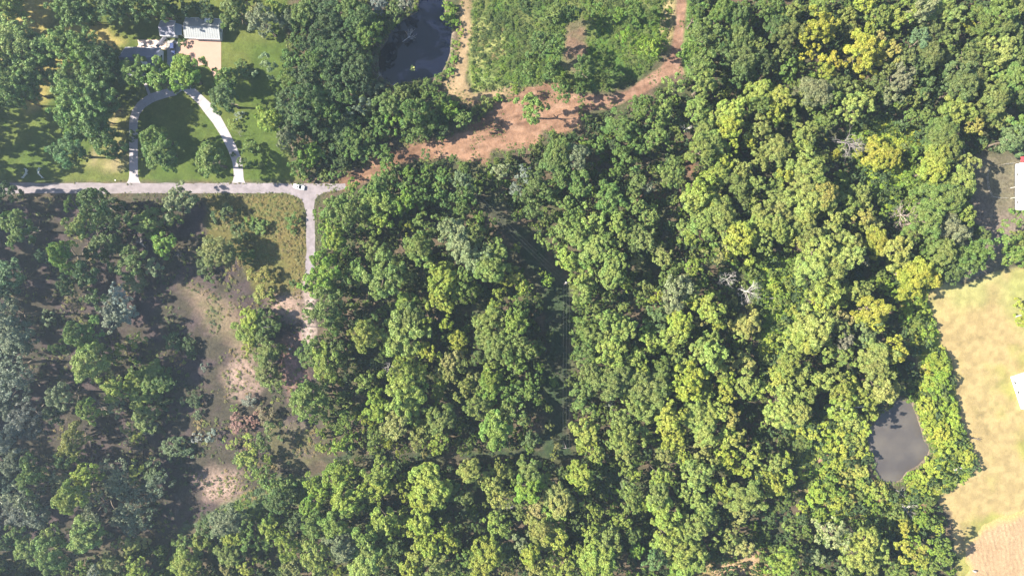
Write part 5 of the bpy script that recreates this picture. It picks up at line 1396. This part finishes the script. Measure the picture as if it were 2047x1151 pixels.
def log(label, pts, z, rad, mat, name='fallen_log'):
    p = PX(pts); c_ = p.mean(0)
    root = empty(name, (*c_, 0), label=label, cat='log')
    q = [(a - c_[0], b - c_[1], z + .05 * i) for i, (a, b) in enumerate(p)]
    bm = bmesh.new(); tube(bm, q, list(np.linspace(rad, rad * .45, len(q))), 8); obj('trunk', bm, mat, root)
    bm = bmesh.new()
    a, b = Vector(q[-2]), Vector(q[-1])
    for s in (-1, 1):
        n_ = Vector((-(b - a).y, (b - a).x, 0)).normalized() * s
        tube(bm, [a.lerp(b, .5), a.lerp(b, .9) + n_ * .9 + Vector((0, 0, .3))], [rad * .4, rad * .15], 5)
    obj('branch', bm, mat, root)
log('short white log lying across bright green vines', [(1523,597),(1545,595.5),(1571,598)], 1.5, .24, MAT_DEADDARK)
log('long white fallen trunk under pale trees beside the muddy pond', [(1651,814),(1690,812),(1728,805),(1758,792)], 4.2, .42, MAT_DEAD)
log('dark fallen trunk lying out on the tan field', [(1918,872),(1940,875),(1960,877)], .35, .3, MAT_BARK)
log('white log among yellow weeds at the field corner', [(1806,551),(1815,549),(1828,549)], 1.6, .3, MAT_DEAD)
log('pale board leaning in yellow bushes at the field side', [(2026,632),(2036,630),(2052,627)], 1.2, .3, MAT_DEAD)
# pale rubble blocks on the bank
rub = np.random.default_rng(5)
for i, (px, py, s, lab) in enumerate([(1911,938,1.0,'pale rubble block lowest of the line on the bank'), (1920,934,.9,'pale rubble block second lowest on the bank'), (1929,931,1.2,'long pale rubble block midway along the bank line'),
                                     (1935,924,.8,'small pale rubble block near the upper end of the bank line'), (1943,921,1.3,'large pale rubble block topmost on the bank')]):
    x, y = W(px, py, .4)
    bm = bmesh.new(); bmesh.ops.create_icosphere(bm, subdivisions=2, radius=1)
    for v in bm.verts: v.co = Vector((v.co.x * s, v.co.y * s * .6, v.co.z * .5)) * rub.uniform(.82, 1.12)
    o = obj('rock', bm, MAT_CONC, None)
    o.location = (x, y, .35); o.rotation_euler = (0, 0, rub.uniform(0, 3))
    tag(o, lab, 'rock', 'rubble blocks on the pond bank')
# lily patches on the ponds
for px, py, s, lab, m_ in ((823,135,1.0,'small floating patch of pale green weed on the dark pond', 'g'), (1793,915,.01,None,None)):
    if lab is None: continue
    x, y = W(px, py)
    bm = bmesh.new()
    for k in range(14):
        a_ = random.uniform(0, 6.28); q_ = random.uniform(0, 1.3) * s
        c_ = Vector((math.cos(a_) * q_, math.sin(a_) * q_ * 1.3, 0)); rr = random.uniform(.2, .45)
        f = [bm.verts.new(c_ + Vector((math.cos(t * .785) * rr, math.sin(t * .785) * rr, random.uniform(0, .03)))) for t in range(8)]
        bm.faces.new(f)
    o = obj('water_weed', bm, plain('water_weed', (.20, .22, .06), .7)); o.location = (x, y, -.42)
    tag(o, lab, kind='stuff')

# ------------------------------------------------------------------ air
if HAZE:
    bm = bmesh.new(); box(bm, -900, 900, -900, 900, -3.5, CAM_H + 4)
    m = bpy.data.materials.new('haze'); m.use_nodes = True
    t = m.node_tree; t.nodes.clear()
    o_ = t.nodes.new('ShaderNodeOutputMaterial'); v_ = t.nodes.new('ShaderNodeVolumePrincipled')
    v_.inputs['Color'].default_value = (0.60, 0.78, 1.0, 1)
    v_.inputs['Density'].default_value = HAZE
    v_.inputs['Anisotropy'].default_value = 0.3
    t.links.new(v_.outputs[0], o_.inputs['Volume'])
    hz = obj('haze', bm, m)
    tag(hz, 'thin haze in the air', kind='stuff')
